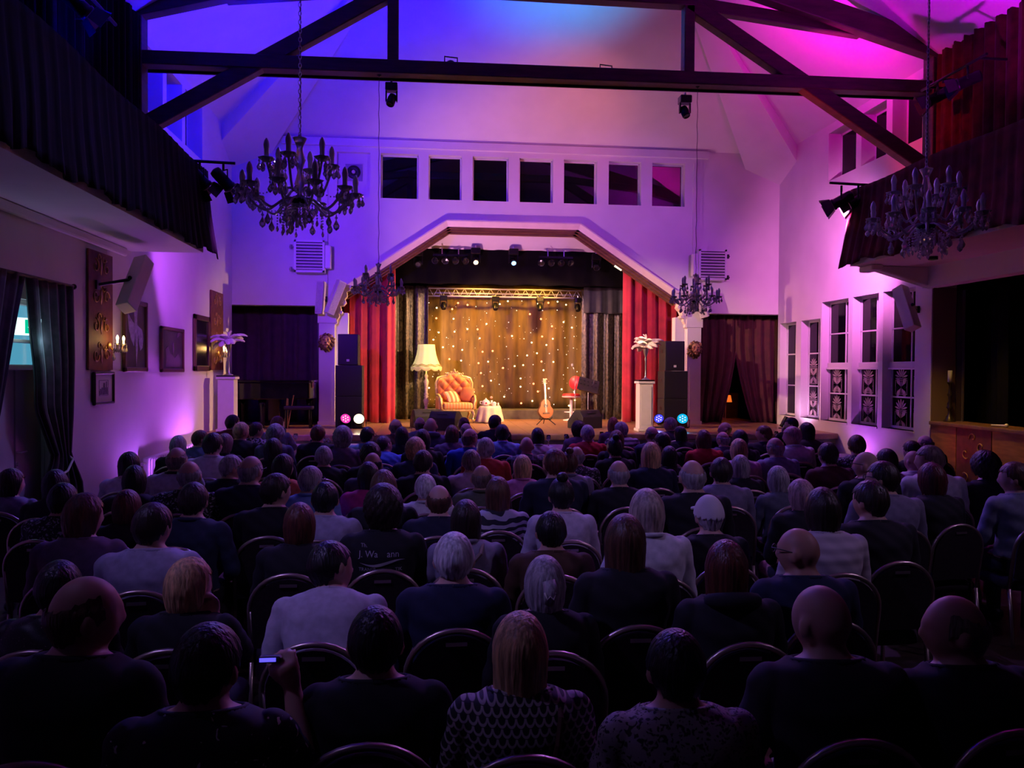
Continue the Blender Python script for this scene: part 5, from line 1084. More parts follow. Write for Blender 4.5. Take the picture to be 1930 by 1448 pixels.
# (x, y, size, head turn, hair, hair colour, top, pose, person label, chair label)
PEOPLE = [
(0.577, 12.36, 0.974, 10, 'short', 'brown', 'black', '', 'seated person in black top, eleventh row from camera, fourth from left', 'dark round-backed banquet chair, eleventh row from camera, fourth from left'),
(-2.933, 12.22, 1.013, 50, 'short', 'dark', 'maroon', '', 'seated person in dark red top', 'round-backed banquet chair of the person in dark red top'),
(-2.27, 12.22, 0.995, 60, 'long', 'brown', 'greyblue', 'chin', 'seated person in pale jacket, hand at mouth', 'round-backed banquet chair of the person in pale jacket, hand at mouth'),
(-0.111, 12.22, 0.988, 15, 'bald', 'skin', 'slate', '', 'seated person in slate jacket', 'round-backed banquet chair of the person in slate jacket'),
(2.945, 12.22, 0.98, 20, 'bob', 'ginger', 'mauve', '', 'seated person in mauve top, eleventh row from camera, sixth from left', 'dark round-backed banquet chair, eleventh row from camera, sixth from left'),
(3.899, 12.22, 0.98, -70, 'short', 'grey', 'greysh', '', 'seated person in grey shirt, eleventh row from camera, seventh from left', 'dark round-backed banquet chair, eleventh row from camera, seventh from left'),
(5.926, 12.22, 0.979, -60, 'short', 'black', 'black', 'clap', 'seated person in black top, hands clapping', 'round-backed banquet chair of the person in black top, hands clapping'),
(1.037, 12.08, 1.019, 45, 'short', 'dark', 'black', '', 'seated person in black sweater', 'round-backed banquet chair of the person in black sweater'),
(-2.383, 11.24, 0.977, 55, 'short', 'dark', 'giraffe', '', 'seated person in white and black blotched top', 'round-backed banquet chair of the person in white and black blotched top'),
(-0.446, 11.24, 1.016, 10, 'bald', 'skin', 'brown', '', 'seated person in brown jacket', 'round-backed banquet chair of the person in brown jacket'),
(0.055, 11.24, 1.027, 0, 'bald', 'skin', 'hoodblue', '', 'seated person in blue-grey hooded sweater', 'round-backed banquet chair of the person in blue-grey hooded sweater'),
(0.57, 11.24, 0.968, -30, 'bald', 'skin', 'greyblue', 'chin', 'seated person in grey-blue shirt, arm raised to head', 'round-backed banquet chair of the person in grey-blue shirt, arm raised to head'),
(2.198, 11.24, 0.978, 15, 'curly', 'dark', 'mauve', '', 'seated person in mauve top, tenth row from camera, fifth from left', 'dark round-backed banquet chair, tenth row from camera, fifth from left'),
(2.844, 11.24, 0.977, -45, 'short', 'grey', 'stripes', 'glasses', 'seated person in black and white striped sweater and glasses', 'round-backed banquet chair of the person in black and white striped sweater and glasses'),
(4.43, 11.24, 0.977, -70, 'bald', 'skin', 'black', '', 'seated person in black jacket, tenth row from camera, eighth from left', 'dark round-backed banquet chair, tenth row from camera, eighth from left'),
(3.686, 11.1, 0.93, -40, 'long', 'black', 'black', '', 'seated person in black top, tenth row from camera, seventh from left', 'dark round-backed banquet chair, tenth row from camera, seventh from left'),
(-2.391, 10.4, 1.02, 35, 'short', 'blond', 'charcoal', '', 'seated person in charcoal jacket', 'round-backed banquet chair of the person in charcoal jacket'),
(-0.784, 10.4, 0.97, 35, 'short', 'black', 'teal', 'glasses', 'seated person in pale teal sweater and glasses', 'round-backed banquet chair of the person in pale teal sweater and glasses'),
(-2.864, 10.26, 0.949, 60, 'short', 'brown', 'bluegrey', '', 'seated person in blue-grey jacket', 'round-backed banquet chair of the person in blue-grey jacket'),
(-1.396, 10.26, 1.0, 10, 'short', 'redbrown', 'black', '', 'seated person in black top, ninth row from camera, fourth from left', 'dark round-backed banquet chair, ninth row from camera, fourth from left'),
(-0.324, 10.26, 0.977, 0, 'bob', 'black', 'black', '', 'seated person in black top, ninth row from camera, sixth from left', 'dark round-backed banquet chair, ninth row from camera, sixth from left'),
(0.326, 10.26, 0.992, 0, 'bob', 'brown', 'mauve', '', 'seated person in mauve top, ninth row from camera, seventh from left', 'dark round-backed banquet chair, ninth row from camera, seventh from left'),
(0.987, 10.26, 1.002, 0, 'short', 'black', 'skyblue', '', 'seated person in light blue shirt', 'round-backed banquet chair of the person in light blue shirt'),
(1.459, 10.26, 0.963, 0, 'bob', 'black', 'white', '', 'seated person in white blouse, ninth row from camera, ninth from left', 'dark round-backed banquet chair, ninth row from camera, ninth from left'),
(2.128, 10.26, 0.995, 5, 'short', 'grey', 'red', '', 'seated person in bright red sweater', 'round-backed banquet chair of the person in bright red sweater'),
(3.018, 10.26, 0.984, -30, 'bald', 'skindark', 'darkblue', '', 'seated person in dark blue top', 'round-backed banquet chair of the person in dark blue top'),
(4.008, 10.26, 0.926, -30, 'fringe', 'grey', 'slate', 'glasses', 'seated person in slate jacket and glasses', 'round-backed banquet chair of the person in slate jacket and glasses'),
(4.591, 10.26, 0.987, -60, 'short', 'brown', 'black', '', 'seated person in black suit jacket', 'round-backed banquet chair of the person in black suit jacket'),
(5.205, 10.26, 1.015, -35, 'long', 'black', 'black', '', 'seated person in black top, ninth row from camera, fourteenth from left', 'dark round-backed banquet chair, ninth row from camera, fourteenth from left'),
(-1.906, 10.12, 1.003, 30, 'curly', 'grey', 'slate', '', 'seated person in slate top, ninth row from camera, third from left', 'dark round-backed banquet chair, ninth row from camera, third from left'),
(-0.51, 9.42, 0.976, 50, 'short', 'dark', 'royalpale', 'lean', 'seated person in bright blue shirt, leaning over', 'round-backed banquet chair of the person in bright blue shirt, leaning over'),
(3.899, 9.42, 0.988, -20, 'bob', 'black', 'black', '', 'seated person in black top, eighth row from camera, eleventh from left', 'dark round-backed banquet chair, eighth row from camera, eleventh from left'),
(-2.824, 9.28, 0.956, 20, 'bob', 'grey', 'black', '', 'seated person in black top, eighth row from camera, first from left', 'dark round-backed banquet chair, eighth row from camera, first from left'),
(-2.316, 9.28, 0.974, 35, 'bob', 'greybrown', 'black', '', 'seated person in black cardigan', 'round-backed banquet chair of the person in black cardigan'),
(-0.979, 9.28, 1.029, 5, 'curly', 'grey', 'mauve', '', 'seated person in mauve top, eighth row from camera, third from left', 'dark round-backed banquet chair, eighth row from camera, third from left'),
(0.496, 9.28, 1.022, 40, 'bald', 'skin', 'royal', '', 'seated person in bright blue polo shirt', 'round-backed banquet chair of the person in bright blue polo shirt'),
(1.186, 9.28, 0.942, 5, 'bald', 'skindark', 'plaid', '', 'seated person in dark plaid shirt', 'round-backed banquet chair of the person in dark plaid shirt'),
(2.284, 9.28, 0.994, 0, 'bob', 'redbrown', 'black', '', 'seated person in black top, eighth row from camera, eighth from left', 'dark round-backed banquet chair, eighth row from camera, eighth from left'),
(2.863, 9.28, 0.977, -30, 'short', 'dark', 'black', 'glasses', 'seated person in black jacket and glasses', 'round-backed banquet chair of the person in black jacket and glasses'),
(3.376, 9.28, 0.997, 0, 'bob', 'darkred', 'red', '', 'seated person in red blouse', 'round-backed banquet chair of the person in red blouse'),
(4.523, 9.28, 1.03, -75, 'short', 'pinkgrey', 'white', '', 'seated person in white blouse, eighth row from camera, twelfth from left', 'dark round-backed banquet chair, eighth row from camera, twelfth from left'),
(6.284, 9.28, 0.945, -45, 'bald', 'skin', 'black', 'glasses', 'seated person in black top and glasses, eighth row from camera, thirteenth from left', 'dark round-backed banquet chair, eighth row from camera, thirteenth from left'),
(-0.05, 9.14, 1.016, 0, 'bob', 'black', 'black', '', 'seated person in black top, eighth row from camera, fifth from left', 'dark round-backed banquet chair, eighth row from camera, fifth from left'),
(2.06, 8.44, 0.986, -10, 'bun', 'black', 'black', '', 'seated person in black top, seventh row from camera, eighth from left', 'dark round-backed banquet chair, seventh row from camera, eighth from left'),
(-2.187, 8.3, 1.044, 20, 'short', 'dark', 'white', '', 'seated person in white top, seventh row from camera, first from left', 'dark round-backed banquet chair, seventh row from camera, first from left'),
(-1.585, 8.3, 0.996, 20, 'bob', 'black', 'black', '', 'seated person in black top, seventh row from camera, second from left', 'dark round-backed banquet chair, seventh row from camera, second from left'),
(-0.121, 8.3, 0.988, 0, 'curly', 'blond', 'darkblue', '', 'seated person in dark blue cardigan', 'round-backed banquet chair of the person in dark blue cardigan'),
(0.624, 8.3, 0.998, 0, 'short', 'grey', 'rust', '', 'seated person in rust red sweater', 'round-backed banquet chair of the person in rust red sweater'),
(3.85, 8.3, 0.995, -30, 'fringe', 'grey', 'greyblue', 'glasses', 'seated person in grey-blue shirt and glasses', 'round-backed banquet chair of the person in grey-blue shirt and glasses'),
(4.791, 8.3, 1.011, 10, 'short', 'brown', 'floral', '', 'seated person in black and white patterned shirt, seventh row from camera, twelfth from left', 'dark round-backed banquet chair, seventh row from camera, twelfth from left'),
(5.455, 8.3, 0.959, -20, 'short', 'dark', 'black', '', 'seated person in black top, seventh row from camera, thirteenth from left', 'dark round-backed banquet chair, seventh row from camera, thirteenth from left'),
(-1.046, 8.16, 0.945, -10, 'short', 'grey', 'black', '', 'seated person in black top, seventh row from camera, third from left', 'dark round-backed banquet chair, seventh row from camera, third from left'),
(-0.581, 8.16, 0.96, 10, 'curly', 'dark', 'black', '', 'seated person in black top, seventh row from camera, fourth from left', 'dark round-backed banquet chair, seventh row from camera, fourth from left'),
(1.58, 8.16, 0.936, 0, 'fringe', 'grey', 'floral', '', 'seated person in black and white patterned shirt, seventh row from camera, seventh from left', 'dark round-backed banquet chair, seventh row from camera, seventh from left'),
(2.589, 8.16, 0.928, 0, 'hood', 'black', 'black', '', 'seated person in black hooded jacket', 'round-backed banquet chair of the person in black hooded jacket'),
(3.366, 8.16, 0.988, 0, 'bob', 'blond', 'palepink', '', 'seated person in pale pink top, seventh row from camera, tenth from left', 'dark round-backed banquet chair, seventh row from camera, tenth from left'),
(-2.704, 7.46, 0.958, 15, 'long', 'black', 'white', '', 'seated person in white blouse, sixth row from camera, first from left', 'dark round-backed banquet chair, sixth row from camera, first from left'),
(0.423, 7.46, 0.965, -5, 'short', 'greybrown', 'palepink', '', 'seated person in pale pink top, sixth row from camera, seventh from left', 'dark round-backed banquet chair, sixth row from camera, seventh from left'),
(4.925, 7.46, 0.944, -15, 'bald', 'skin', 'white', '', 'seated person in white shirt, sixth row from camera, fourteenth from left', 'dark round-backed banquet chair, sixth row from camera, fourteenth from left'),
(-2.244, 7.32, 1.009, 10, 'bald', 'skin', 'palegrey', '', 'seated person in pale grey shirt with dark collar', 'round-backed banquet chair of the person in pale grey shirt with dark collar'),
(-1.78, 7.32, 0.947, 60, 'short', 'grey', 'black', 'glasses', 'seated person in black top and glasses, sixth row from camera, third from left', 'dark round-backed banquet chair, sixth row from camera, third from left'),
(-0.498, 7.32, 0.964, 0, 'fringe', 'dark', 'greysh', '', 'seated person in grey shirt, sixth row from camera, fifth from left', 'dark round-backed banquet chair, sixth row from camera, fifth from left'),
(-0.037, 7.32, 0.974, 15, 'short', 'dark', 'black', '', 'seated person in black jacket, sixth row from camera, sixth from left', 'dark round-backed banquet chair, sixth row from camera, sixth from left'),
(2.144, 7.32, 1.021, 0, 'long', 'blond', 'navy', '', 'seated person in navy jacket, sixth row from camera, tenth from left', 'dark round-backed banquet chair, sixth row from camera, tenth from left'),
(1.343, 7.32, 0.961, 0, 'bun', 'brown', 'lavgrey', '', 'seated person in lavender grey shirt', 'round-backed banquet chair of the person in lavender grey shirt'),
(3.935, 7.32, 1.016, -10, 'short', 'dark', 'maroon', '', 'seated person in maroon jacket', 'round-backed banquet chair of the person in maroon jacket'),
(-1.288, 7.18, 0.96, 45, 'bob', 'dark', 'coral', '', 'seated person in coral blouse', 'round-backed banquet chair of the person in coral blouse'),
(0.883, 7.18, 0.944, 0, 'bob', 'blond', 'pinkshirt', '', 'seated person in pink shirt with collar', 'round-backed banquet chair of the person in pink shirt with collar'),
(2.98, 7.18, 0.934, 0, 'bob', 'grey', 'black', '', 'seated person in black top, sixth row from camera, eleventh from left', 'dark round-backed banquet chair, sixth row from camera, eleventh from left'),
(4.465, 7.18, 0.976, -20, 'bob', 'dark', 'palelav', '', 'seated person in pale lavender top', 'round-backed banquet chair of the person in pale lavender top'),
(-2.308, 6.48, 0.952, 0, 'bob', 'black', 'black', '', 'seated person in black top, fifth row from camera, third from left', 'dark round-backed banquet chair, fifth row from camera, third from left'),
(-3.236, 6.48, 0.938, 40, 'bob', 'dark', 'greyblue', '', 'seated person in grey-blue top', 'round-backed banquet chair of the person in grey-blue top'),
(-0.469, 6.48, 0.964, -20, 'bob', 'dark', 'pink', '', 'seated person in hot pink top', 'round-backed banquet chair of the person in hot pink top'),
(0.451, 6.48, 0.947, 5, 'bald', 'skin', 'olive', '', 'seated person in olive shirt', 'round-backed banquet chair of the person in olive shirt'),
(-1.388, 6.34, 1.028, 25, 'fringe', 'grey', 'navy', 'glasses', 'seated person in navy jacket and glasses', 'round-backed banquet chair of the person in navy jacket and glasses'),
(-1.848, 6.34, 0.998, 5, 'fringe', 'grey', 'floral', '', 'seated person in black and white patterned shirt, fifth row from camera, fourth from left', 'dark round-backed banquet chair, fifth row from camera, fourth from left'),
(-0.928, 6.34, 0.957, 35, 'short', 'grey', 'skyblue', 'glasses', 'seated person in sky blue shirt and glasses', 'round-backed banquet chair of the person in sky blue shirt and glasses'),
(1.052, 6.34, 1.058, -10, 'short', 'redbrown', 'navy', '', 'seated person in navy jacket, fifth row from camera, tenth from left', 'dark round-backed banquet chair, fifth row from camera, tenth from left'),
(1.585, 6.34, 0.984, -5, 'fringe', 'grey', 'black', '', 'seated person in black blazer', 'round-backed banquet chair of the person in black blazer'),
(2.46, 6.34, 0.994, 10, 'short', 'dark', 'greylav', '', 'seated person in grey-lavender T-shirt', 'round-backed banquet chair of the person in grey-lavender T-shirt'),
(3.767, 6.34, 1.033, -45, 'bald', 'skin', 'black', 'glasses', 'seated person in black top and glasses, fifth row from camera, fourteenth from left', 'dark round-backed banquet chair, fifth row from camera, fourteenth from left'),
(4.348, 6.34, 1.067, -60, 'short', 'greybrown', 'white', '', 'seated person in white shirt, fifth row from camera, fifteenth from left', 'dark round-backed banquet chair, fifth row from camera, fifteenth from left'),
(2.968, 6.34, 0.932, -10, 'bob', 'grey', 'slate', '', 'seated person in slate top, fifth row from camera, thirteenth from left', 'dark round-backed banquet chair, fifth row from camera, thirteenth from left'),
(4.857, 6.34, 1.015, 0, 'curly', 'dark', 'black', '', 'seated person in black top, fifth row from camera, sixteenth from left', 'dark round-backed banquet chair, fifth row from camera, sixteenth from left'),
(-2.776, 6.2, 0.956, 0, 'bob', 'black', 'black', '', 'seated person in black top, fifth row from camera, second from left', 'dark round-backed banquet chair, fifth row from camera, second from left'),
(-0.009, 6.2, 0.914, 0, 'short', 'white', 'white', '', 'seated person in white top, fifth row from camera, eighth from left', 'dark round-backed banquet chair, fifth row from camera, eighth from left'),
(-1.04, 5.5, 0.998, 45, 'short', 'dark', 'black', '', 'seated person in black top, fourth row from camera, fourth from left', 'dark round-backed banquet chair, fourth row from camera, fourth from left'),
(-2.42, 5.5, 0.957, 10, 'short', 'black', 'floral', '', 'seated person in black and white patterned shirt, fourth row from camera, first from left', 'dark round-backed banquet chair, fourth row from camera, first from left'),
(-0.299, 5.5, 1.009, 0, 'bob', 'brown', 'black', '', 'seated person in black top, fourth row from camera, sixth from left', 'dark round-backed banquet chair, fourth row from camera, sixth from left'),
(0.5, 5.5, 0.966, 5, 'long', 'brown', 'zebra', '', 'seated person in black and white zebra patterned top', 'round-backed banquet chair of the person in black and white zebra patterned top'),
(1.924, 5.5, 1.06, 0, 'fringe', 'grey', 'black', '', 'seated person in black top, fourth row from camera, tenth from left', 'dark round-backed banquet chair, fourth row from camera, tenth from left'),
(3.787, 5.5, 1.026, -10, 'bob', 'darkred', 'black', '', 'seated person in black top, fourth row from camera, thirteenth from left', 'dark round-backed banquet chair, fourth row from camera, thirteenth from left'),
(4.471, 5.5, 1.032, -50, 'short', 'brown', 'greyblue', '', 'seated person in grey-blue jacket', 'round-backed banquet chair of the person in grey-blue jacket'),
(-0.682, 5.36, 0.965, 5, 'short', 'black', 'palelav', '', 'seated person in pale lavender shirt, fourth row from camera, fifth from left', 'dark round-backed banquet chair, fourth row from camera, fifth from left'),
(-1.96, 5.36, 0.931, 10, 'bob', 'redbrown', 'black', '', 'seated person in black top, fourth row from camera, second from left', 'dark round-backed banquet chair, fourth row from camera, second from left'),
(0.084, 5.36, 0.948, 0, 'fringe', 'brown', 'navy', '', 'seated person in navy sweater', 'round-backed banquet chair of the person in navy sweater'),
(3.316, 5.36, 1.054, -45, 'short', 'dark', 'greylav', 'glasses', 'seated person in grey-lavender shirt and glasses', 'round-backed banquet chair of the person in grey-lavender shirt and glasses'),
(2.685, 5.36, 0.953, -20, 'bob', 'pinkgrey', 'black', '', 'seated person in black top, fourth row from camera, eleventh from left', 'dark round-backed banquet chair, fourth row from camera, eleventh from left'),
(-1.5, 5.22, 0.984, 10, 'short', 'dark', 'denim', '', 'seated person in dark denim shirt', 'round-backed banquet chair of the person in dark denim shirt'),
(0.908, 5.22, 0.991, 0, 'bun', 'black', 'lavwhite', '', 'seated person in white T-shirt', 'round-backed banquet chair of the person in white T-shirt'),
(-0.717, 4.52, 0.962, 0, 'bob', 'redbrown', 'black', '', 'seated person in black top, third row from camera, third from left', 'dark round-backed banquet chair, third row from camera, third from left'),
(-1.887, 4.52, 1.015, 40, 'bob', 'redbrown', 'mauve', '', 'seated person in mauve top, third row from camera, first from left', 'dark round-backed banquet chair, third row from camera, first from left'),
(-0.247, 4.52, 1.03, 0, 'curly', 'dark', 'lettered', '', 'seated person in black T-shirt with lettering on the back', 'round-backed banquet chair of the person in black T-shirt with lettering on the back'),
(0.228, 4.52, 0.967, 0, 'long', 'dark', 'lavgrey', '', 'seated person in lavender grey top with diagonal strap', 'round-backed banquet chair of the person in lavender grey top with diagonal strap'),
(1.686, 4.52, 0.974, 0, 'cap', 'white', 'black', '', 'seated person in black top and white cap', 'round-backed banquet chair of the person in black top and white cap'),
(2.717, 4.52, 1.04, -25, 'short', 'dark', 'black', '', 'seated person in black top, third row from camera, tenth from left', 'dark round-backed banquet chair, third row from camera, tenth from left'),
(0.705, 4.38, 0.932, 0, 'short', 'black', 'brown', '', 'seated person in brown knit top', 'round-backed banquet chair of the person in brown knit top'),
(-1.427, 4.24, 1.009, 20, 'short', 'dark', 'palelav', '', 'seated person in pale lavender shirt, third row from camera, second from left', 'dark round-backed banquet chair, third row from camera, second from left'),
(1.226, 4.24, 1.041, -5, 'bob', 'blondgrey', 'white', '', 'seated person in white top, third row from camera, seventh from left', 'dark round-backed banquet chair, third row from camera, seventh from left'),
(2.257, 4.24, 1.038, 0, 'bob', 'dark', 'ribbed', '', 'seated person in white ribbed T-shirt', 'round-backed banquet chair of the person in white ribbed T-shirt'),
(0.123, 3.54, 0.981, 5, 'short', 'white', 'darknavy', '', 'seated person in dark navy sweater', 'round-backed banquet chair of the person in dark navy sweater'),
(0.921, 3.54, 1.033, 0, 'long', 'brown', 'black', '', 'seated person in black top, second row from camera, sixth from left', 'dark round-backed banquet chair, second row from camera, sixth from left'),
(1.78, 3.54, 0.983, -45, 'bald', 'skin', 'darknavy', 'glasses', 'seated person in dark navy sweater and glasses', 'round-backed banquet chair of the person in dark navy sweater and glasses'),
(-1.003, 3.4, 0.932, 50, 'bob', 'blond', 'black', 'chin', 'seated person in black top, hands raised to face', 'round-backed banquet chair of the person in black top, hands raised to face'),
(-0.429, 3.4, 0.991, 50, 'short', 'black', 'lavwhite', 'lean', 'seated person in lavender-white shirt, leaning forward', 'round-backed banquet chair of the person in lavender-white shirt, leaning forward'),
(-1.516, 3.4, 0.933, 0, 'short', 'black', 'sequin', '', 'seated person in black sequined top', 'round-backed banquet chair of the person in black sequined top'),
(1.299, 3.26, 0.981, 5, 'long', 'redbrown', 'hoodblack', '', 'seated person in black top with thick scarf', 'round-backed banquet chair of the person in black top with thick scarf'),
(0.501, 3.26, 0.939, 0, 'clip', 'grey', 'black', '', 'seated person in black top and pale hair clip', 'round-backed banquet chair of the person in black top and pale hair clip'),
(-1.084, 2.56, 1.054, 60, 'fringe', 'brown', 'black', '', 'seated person in black top, first row from camera, first from left', 'dark round-backed banquet chair, first row from camera, first from left'),
(-0.164, 2.56, 0.953, 0, 'short', 'black', 'black', '', 'seated person in black top, first row from camera, third from left', 'dark round-backed banquet chair, first row from camera, third from left'),
(1.302, 2.42, 1.016, -20, 'bald', 'skin', 'charcoal', '', 'seated person in charcoal sweater', 'round-backed banquet chair of the person in charcoal sweater'),
(1.777, 2.42, 0.983, -70, 'bald', 'skin', 'black', '', 'seated person in black top, first row from camera, seventh from left', 'dark round-backed banquet chair, first row from camera, seventh from left'),
(0.296, 2.42, 0.958, 0, 'long', 'blond', 'scales', '', 'seated person in scale-patterned top', 'round-backed banquet chair of the person in scale-patterned top'),
(-0.624, 2.28, 0.99, 20, 'short', 'black', 'dots', 'raise', 'seated person in black dress with small white dots, one hand raised', 'round-backed banquet chair of the person in black dress with small white dots, one hand raised'),
(0.756, 2.28, 0.944, 0, 'short', 'black', 'leopard', '', 'seated person in leopard print top', 'round-backed banquet chair of the person in leopard print top'),
]
# ------------------------------------------------------------------ banquet chairs
M_CHAIRPAD = mat('chair_fabric', (.020, .010, .014), .9, noise=.35, nscale=40); M_CHAIRFRAME = mat('chair_frame', (.52, .42, .34), .33, .85)
M_CHAIRTRIM = mat('chair_slot', (.40, .33, .30), .35, .8)
def chair_meshes():
    C = {}
    # back: rounded top, width .43, from z .49 to .90; chair faces +y, back panel at y -.20 leaning
    def outline(w, top, bot, n=16):
        pts = [(-w, bot), (-w * 1.0, top - w * .92)]
        for k in range(n + 1):
            a = PI - PI * k / n; pts.append((w * math.cos(a), top - w * .92 + w * .92 * math.sin(a)))
        pts.append((w, bot)); return pts
    def lean(z): return -.205 - .16 * (z - .45)
    m = MB(); o = outline(.195, .885, .50)
    n = len(o); P = [(x, lean(z) - .016, z) for x, z in o] + [(x * .93, lean(z) + .030, .5 + (z - .5) * .97 + .004) for x, z in o]
    m.add(P, [tuple(range(n)), tuple(range(2 * n - 1, n - 1, -1))] + [(k, n + k, n + (k + 1) % n, (k + 1) % n) for k in range(n)])
    C['backrest'] = m.mesh('backrest', False, M_CHAIRPAD)
    C['frame'] = MB().tube([(x, lean(z), z) for x, z in outline(.212, .905, .40)], .013, 6).mesh('back_frame', True, M_CHAIRFRAME)
    C['slot'] = MB().ab((-.045, lean(.85) - .020, .842), (.045, lean(.85) - .015, .858)).mesh('handle_slot', False, M_CHAIRTRIM)
    def seat(u, v):
        a = 2 * PI * u; c, s = math.cos(a), math.sin(a); e = .5
        x = .215 * math.copysign(abs(c) ** e, c); y = .21 * math.copysign(abs(s) ** e, s); k = [0, 1, 1, .97, .9, .6, 0][int(round(v * 6))]; z = [.40, .40, .44, .465, .478, .484, .486][int(round(v * 6))]
        return (x * k, y * k + .01, z)
    C['seat'] = MB().grid(28, 7, seat, True).mesh('seat', True, M_CHAIRPAD)
    for sx in (-1, 1):
        C['leg_f%d' % sx] = MB().tube([(sx * .19, .19, .41), (sx * .20, .205, .0)], .013, 6).mesh('leg', True, M_CHAIRFRAME)
        C['leg_b%d' % sx] = MB().tube([(sx * .212, lean(.42), .42), (sx * .21, -.25, .0)], .013, 6).mesh('leg', True, M_CHAIRFRAME)
    return C
CHM = chair_meshes()
def chair(x, y, rz, label):
    t = thing('banquet_chair', label, 'chair', (x, y, 0), rz, 'round-backed banquet chairs')
    link('seat', CHM['seat'], t); link('backrest', CHM['backrest'], t); link('back_frame', CHM['frame'], t); link('handle_slot', CHM['slot'], t)
    for k in ('leg_f-1', 'leg_f1', 'leg_b-1', 'leg_b1'): link('leg', CHM[k], t)
    return t
# ------------------------------------------------------------------ people
HAIRC = {'dark': (.022, .012, .008), 'black': (.007, .006, .006), 'brown': (.10, .045, .022), 'blond': (.62, .40, .18), 'grey': (.36, .34, .34), 'greybrown': (.19, .14, .11), 'white': (.66, .64, .64),
         'redbrown': (.11, .03, .016), 'darkred': (.09, .012, .014), 'ginger': (.36, .14, .06), 'blondgrey': (.42, .34, .28), 'pinkgrey': (.40, .25, .27), 'skin': (.25, .2, .18), 'skindark': (.05, .03, .02), 'greyblue': (.22, .24, .32)}
def hair_mat(k): return mat('hair_' + k, HAIRC[k], .42, noise=.55, nscale=9, stretch=(7, 7, .8), bump=.5)
SKIN = [mat('skin_a', (.56, .33, .24), .5, noise=.06), mat('skin_b', (.50, .27, .19), .5, noise=.06), mat('skin_c', (.62, .38, .29), .5, noise=.06)]
M_TROUSER = mat('dark_trousers', (.012, .012, .017), .85); M_SHOE = mat('shoe_leather', (.01, .009, .008), .4)
TOPC = {'maroon': (.09, .012, .02), 'charcoal': (.022, .022, .025), 'greyblue': (.22, .25, .33), 'slate': (.10, .11, .14), 'bluegrey': (.12, .16, .24), 'white': (.62, .62, .64), 'black': (.008, .008, .010), 'palegrey': (.46, .46, .48),
        'navy': (.010, .014, .035), 'coral': (.55, .13, .06), 'denim': (.030, .045, .085), 'skyblue': (.22, .38, .72), 'mauve': (.16, .10, .16), 'palelav': (.40, .38, .52), 'lavwhite': (.54, .50, .60), 'brown': (.075, .035, .016),
        'hoodblue': (.085, .09, .16), 'royalpale': (.06, .17, .62), 'teal': (.22, .42, .48), 'darkblue': (.025, .03, .08), 'greysh': (.07, .07, .085), 'pink': (.55, .03, .22), 'palepink': (.55, .40, .48), 'royal': (.015, .07, .55),
        'rust': (.45, .045, .02), 'olive': (.09, .11, .06), 'pinkshirt': (.62, .22, .45), 'lavgrey': (.25, .23, .31), 'darknavy': (.008, .012, .045), 'red': (.50, .015, .02), 'greylav': (.20, .18, .26), 'hoodblack': (.012, .012, .016), 'lettered': (.006, .006, .008)}
def top_mat(k):
    if k in TOPC: return mat('top_' + k, TOPC[k], .85, noise=.12, nscale=30)
    if k == 'giraffe': return pattern('top_giraffe', 'cells', (.5, .42, .5), (.03, .02, .03), 16, .09)
    if k == 'floral': return pattern('top_floral', 'cells', (.015, .015, .02), (.42, .42, .46), 30, .22, soft=.06)
    if k == 'dots': return pattern('top_dots', 'voronoi', (.7, .66, .6), (.008, .008, .01), 26, .15, soft=.01)
    if k == 'sequin': return pattern('top_sequin', 'voronoi', (.4, .33, .28), (.008, .008, .01), 60, .12, .4)
    if k == 'plaid': return pattern('top_plaid', 'checks', (.03, .03, .04), (.12, .12, .17), 16, .5)
    if k == 'stripes': return pattern('top_stripes', 'bands', (.05, .05, .07), (.42, .42, .48), 5, .5)
    if k == 'zebra': return pattern('top_zebra', 'zebra', (.02, .02, .025), (.5, .48, .52), 5, .5)
    if k == 'ribbed': return pattern('top_ribbed', 'bands', (.40, .35, .38), (.56, .50, .52), 5.5, .5, soft=.4)
    if k == 'scales': return pattern('top_scales', 'scales', (.012, .012, .014), (.46, .40, .36), 33, .45, soft=.15)
    if k == 'leopard': return pattern('top_leopard', 'voronoi', (.02, .016, .016), (.30, .26, .24), 44, .40, soft=.08)
def capsule(m, p, q, r0, r1, n=14):
    p = np.array(p, float); q = np.array(q, float); d = q - p; L = np.linalg.norm(d); d = d / L
    pts = [p - d * r0 * .85, p - d * r0 * .5, p, p + (q - p) * .5, q, q + d * r1 * .5, q + d * r1 * .85]; m.tube(pts, [r0 * .5, r0 * .87, r0, (r0 + r1) / 2, r1, r1 * .87, r1 * .5], n)
def head_geo():
    m = MB()
    nu, nv = 36, 26; P = []
    for j in range(nv + 1):
        t = PI * j / nv
        for k in range(nu):
            a = 2 * PI * k / nu; x, y, z = math.sin(t) * math.cos(a), math.sin(t) * math.sin(a), math.cos(t)
            X, Y, Z = .077 * x, .097 * y, .118 * z
            if z < 0:
                X *= 1 - .30 * (-z) ** 1.4
                if y < 0: Y *= 1 - .30 * (-z)
                else: Y *= 1 - .08 * (-z)
            if y > 0:
                G = lambda cx, cz, sx, sz: math.exp(-(((x - cx) / sx) ** 2 + ((z - cz) / sz) ** 2))
                Y += .026 * G(0, -.20, .15, .17) + .006 * G(0, .16, .5, .10) + .007 * G(0, -.52, .3, .08) + .010 * G(0, -.86, .4, .12)
                Y -= .013 * (G(.40, .02, .17, .11) + G(-.40, .02, .17, .11)) + .004 * G(0, -.40, .4, .05)
            P.append((X, Y, Z))
    m.add(P, [(j * nu + k, (j + 1) * nu + k, (j + 1) * nu + (k + 1) % nu, j * nu + (k + 1) % nu) for j in range(nv) for k in range(nu)])
    for s in (-1, 1): m.sph((s * .081, -.010, -.010), (.014, .022, .034), 10, 8)
    return m
